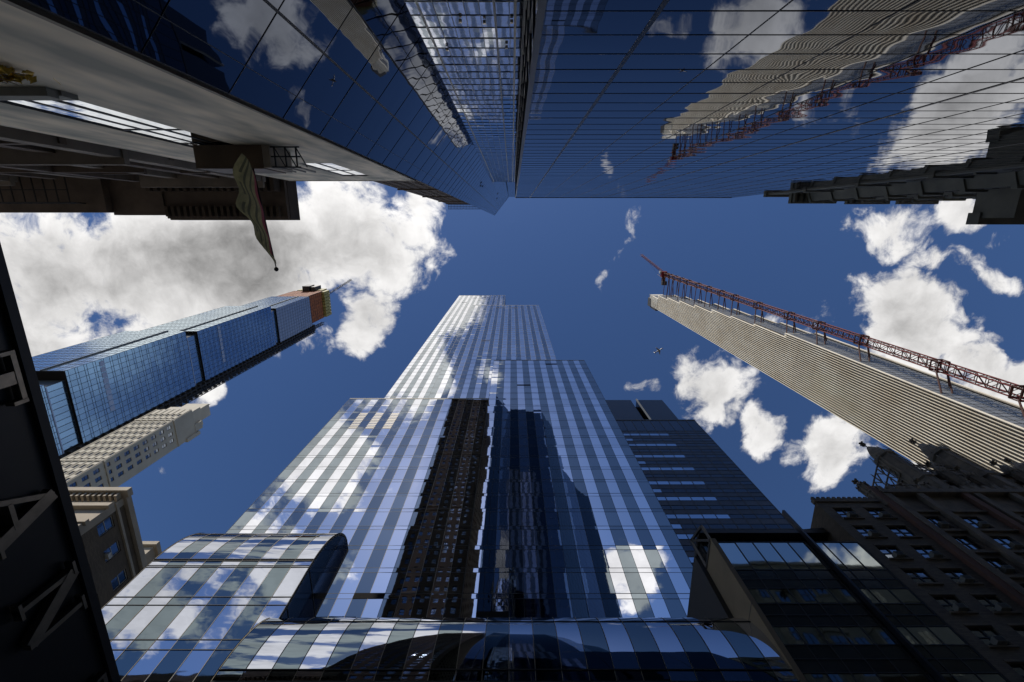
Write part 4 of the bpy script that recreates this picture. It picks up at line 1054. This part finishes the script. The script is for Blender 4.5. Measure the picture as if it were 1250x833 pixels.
def gothic_building():
    t = thing('gothic_building', (55, 38, .13), 'dark gothic stone building with octagonal turrets and pierced parapets at right', 'building')
    x0, x1, y, H = 39.2, 86, 28, 44; fr = frame(x0, y, .1, 1, 0); W = x1 - x0
    holes = [(a, a + 1.9, 1.2 + r * 2.9, 3.0 + r * 2.9) for r in range(14) for a in (1.0, 4.8, 10.6, 14.4, 20.2, 24, 29.8, 33.6)]
    holes.sort(key=lambda h: h[0] - h[2] * .5)
    mb = MB(); punched(mb, fr, W, H, holes, 'gothic_stone', .35)
    mb.poly([(x0, y, H), (x1, y, H), (x1, 50, H), (x0, 50, H)], 'roof_grey'); mb.box(x0 + .1, x1, y + .5, 50, .1, H - .1, 'gothic_stone')
    for a in (0, 4.0 - .6, 8.2, 9.4, 13.2, 17.6, 19, 22.8): mb.obox(fr, a, a + .7, 0, H + .4, .004, .5, 'red_brick' if a in (8.2, 17.6) else 'gothic_stone')
    for r in range(15):
        mb.obox(fr, 0, W, .55 + r * 2.9, .8 + r * 2.9, .005, .22, 'gothic_stone')
    mb.build('wall', t)
    me = window_meshes(1.9, 1.8, 'frame_dark', 'window_pale', 'pair'); me = (mesh_of(me[0], 'window'), mesh_of(me[1], 'pane'))
    place_windows(t, fr, holes, me, extra=[('air_conditioner', ac_mesh(), lambda k: k % 3 != 1)])
    mb = MB(); 
    mb.obox(fr, 0, W, H, H + .6, -.3, .6, 'gothic_stone')
    for k in range(40): mb.obox(fr, .2 + k * 1.15, .75 + k * 1.15, H + .6, H + 1.4, -.1, .45, 'gothic_stone')
    mb.build('parapet', t)
    # upper tower between the turrets with tracery
    mb = MB(); mb.box(48.6, 62, 30.6, 46, H, 52, 'gothic_stone'); mb.box(62, 80, 31.5, 46, H, 49.5, 'gothic_stone')
    for k in range(5): mb.box(50.6 + k * 2.2, 51.2 + k * 2.2, 30.2, 30.6, H, 53, 'gothic_stone')
    for z in (47, 50.4, 52): mb.box(48.4, 62.2, 30.1, 46.2, z, z + .4, 'gothic_stone')
    mb.build('upper_storey', t)
    for x, yy, z0, r, h in ((49.2, 30.0, H - 4, 1.25, 19.0), (57.4, 30.2, H - 4, 1.3, 20.2), (66.5, 30.8, H - 4, 1.2, 16.0), (38.75, 28.2, 42.5, .55, 4.6), (43.6, 28.6, 42.5, .45, 4.4), (46.4, 28.6, 42.5, .5, 5.4), (52.2, 29.2, 43, .5, 9.6), (54.8, 29.2, 43, .45, 8.6), (61.5, 29.6, 43, .6, 10.5)):
        mb = MB(); turret(mb, x, yy, z0, r, h); mb.build('turret', t)
    def tracery(p, q, z, h, n):
        mb = MB(); p = Vector(p); q = Vector(q)
        for k in range(n + 1):
            c = p.lerp(q, k / n); mb.bar((c.x, c.y, z), (c.x, c.y, z + h), .11, 'gothic_stone')
            if k % 2 == 0: mb.bar((c.x, c.y, z + h), (c.x, c.y, z + h + .8), .16, 'gothic_stone', .02)
        for zz in (z, z + h * .45, z + h): mb.bar((p.x, p.y, zz), (q.x, q.y, zz), .10, 'gothic_stone')
        for k in range(n):
            a = p.lerp(q, k / n); b = p.lerp(q, (k + 1) / n); c = p.lerp(q, (k + .5) / n)
            mb.bar((a.x, a.y, z + h * .6), (c.x, c.y, z + h * .95), .09, 'gothic_stone'); mb.bar((b.x, b.y, z + h * .6), (c.x, c.y, z + h * .95), .09, 'gothic_stone')
            mb.bar((a.x, a.y, z + h * .4), (c.x, c.y, z + h * .05), .07, 'gothic_stone'); mb.bar((b.x, b.y, z + h * .4), (c.x, c.y, z + h * .05), .07, 'gothic_stone')
        mb.build('tracery_parapet', t)
    tracery((48.0, 30, 0), (48.0, 40, 0), 52, 3.4, 8); tracery((50.6, 30.3, 0), (56.2, 30.3, 0), 52.4, 2.2, 5)
    tracery((43.5, 29.2, 0), (48.0, 29.2, 0), 45.2, 3.0, 5); tracery((43.5, 29.2, 0), (43.5, 37, 0), 45.2, 3.0, 7)
gothic_building()

# ------------------------------------------------------------------ airplane
def airplane():
    z = 1750; u, v = px(804, 428); c = Vector((u * z, v * z, z))
    t = thing('airplane', c, 'small dark airliner high in the blue sky left of the thin tower', 'airplane')
    h = R(-32); A = Vector((math.cos(h), math.sin(h), 0)); B = Vector((-A.y, A.x, 0))
    def P(a, b, zz=0): return c + A * a + B * b + Vector((0, 0, zz))
    mb = MB(); k = 14; prof = [(-19, .3, 1.2), (-14, 1.3, .5), (-8, 1.95, 0), (8, 1.95, 0), (15, 1.8, 0), (18, 1.1, -.2), (19.3, .15, -.3)]
    for a, r, zz in prof:
        for i in range(k): th = 2 * math.pi * i / k; mb.v.append(tuple(P(a, math.cos(th) * r, zz + math.sin(th) * r)))
    for q in range(len(prof) - 1):
        for i in range(k): mb.f.append((q * k + i, q * k + (i + 1) % k, (q + 1) * k + (i + 1) % k, (q + 1) * k + i)); mb.m.append(mb.mi('plane_paint')); mb.sm.append(True)
    mb.build('fuselage', t)
    def slab(name, pts, th):
        mb = MB(); n = len(pts); lo = [p - Vector((0, 0, th / 2)) for p in pts]; hi = [p + Vector((0, 0, th / 2)) for p in pts]
        mb.poly(lo[::-1], 'plane_paint'); mb.poly(hi, 'plane_paint')
        for i in range(n): mb.poly([lo[i], lo[(i + 1) % n], hi[(i + 1) % n], hi[i]], 'plane_paint')
        mb.build(name, t)
    for s in (1, -1):
        slab('wing', [P(5, s * 1.5, -.8), P(-2.6, s * 17.5, .8), P(-4.6, s * 17.5, .8), P(-3.2, s * 5, -.5), P(-3.4, s * 1.5, -.8)], .45)
        slab('tailplane', [P(-14, s * .6, .9), P(-18, s * 6.5, 1.2), P(-19.4, s * 6.5, 1.2), P(-18, s * .6, .9)], .3)
        mb = MB(); mb.bar(P(4.4, s * 5.6, -2), P(.2, s * 5.6, -2), 1.05, 'plane_paint', .7, 12); mb.build('engine', t)
    mb = MB(); mb.poly([P(-13, 0, 1.6), P(-18, 0, 7), P(-20, 0, 7), P(-18.6, 0, 1.4)], 'plane_paint'); mb.poly([P(-13, .3, 1.6), P(-18, .3, 7), P(-20, .3, 7), P(-18.6, .3, 1.4)], 'plane_paint'); mb.build('tail_fin', t)
airplane()
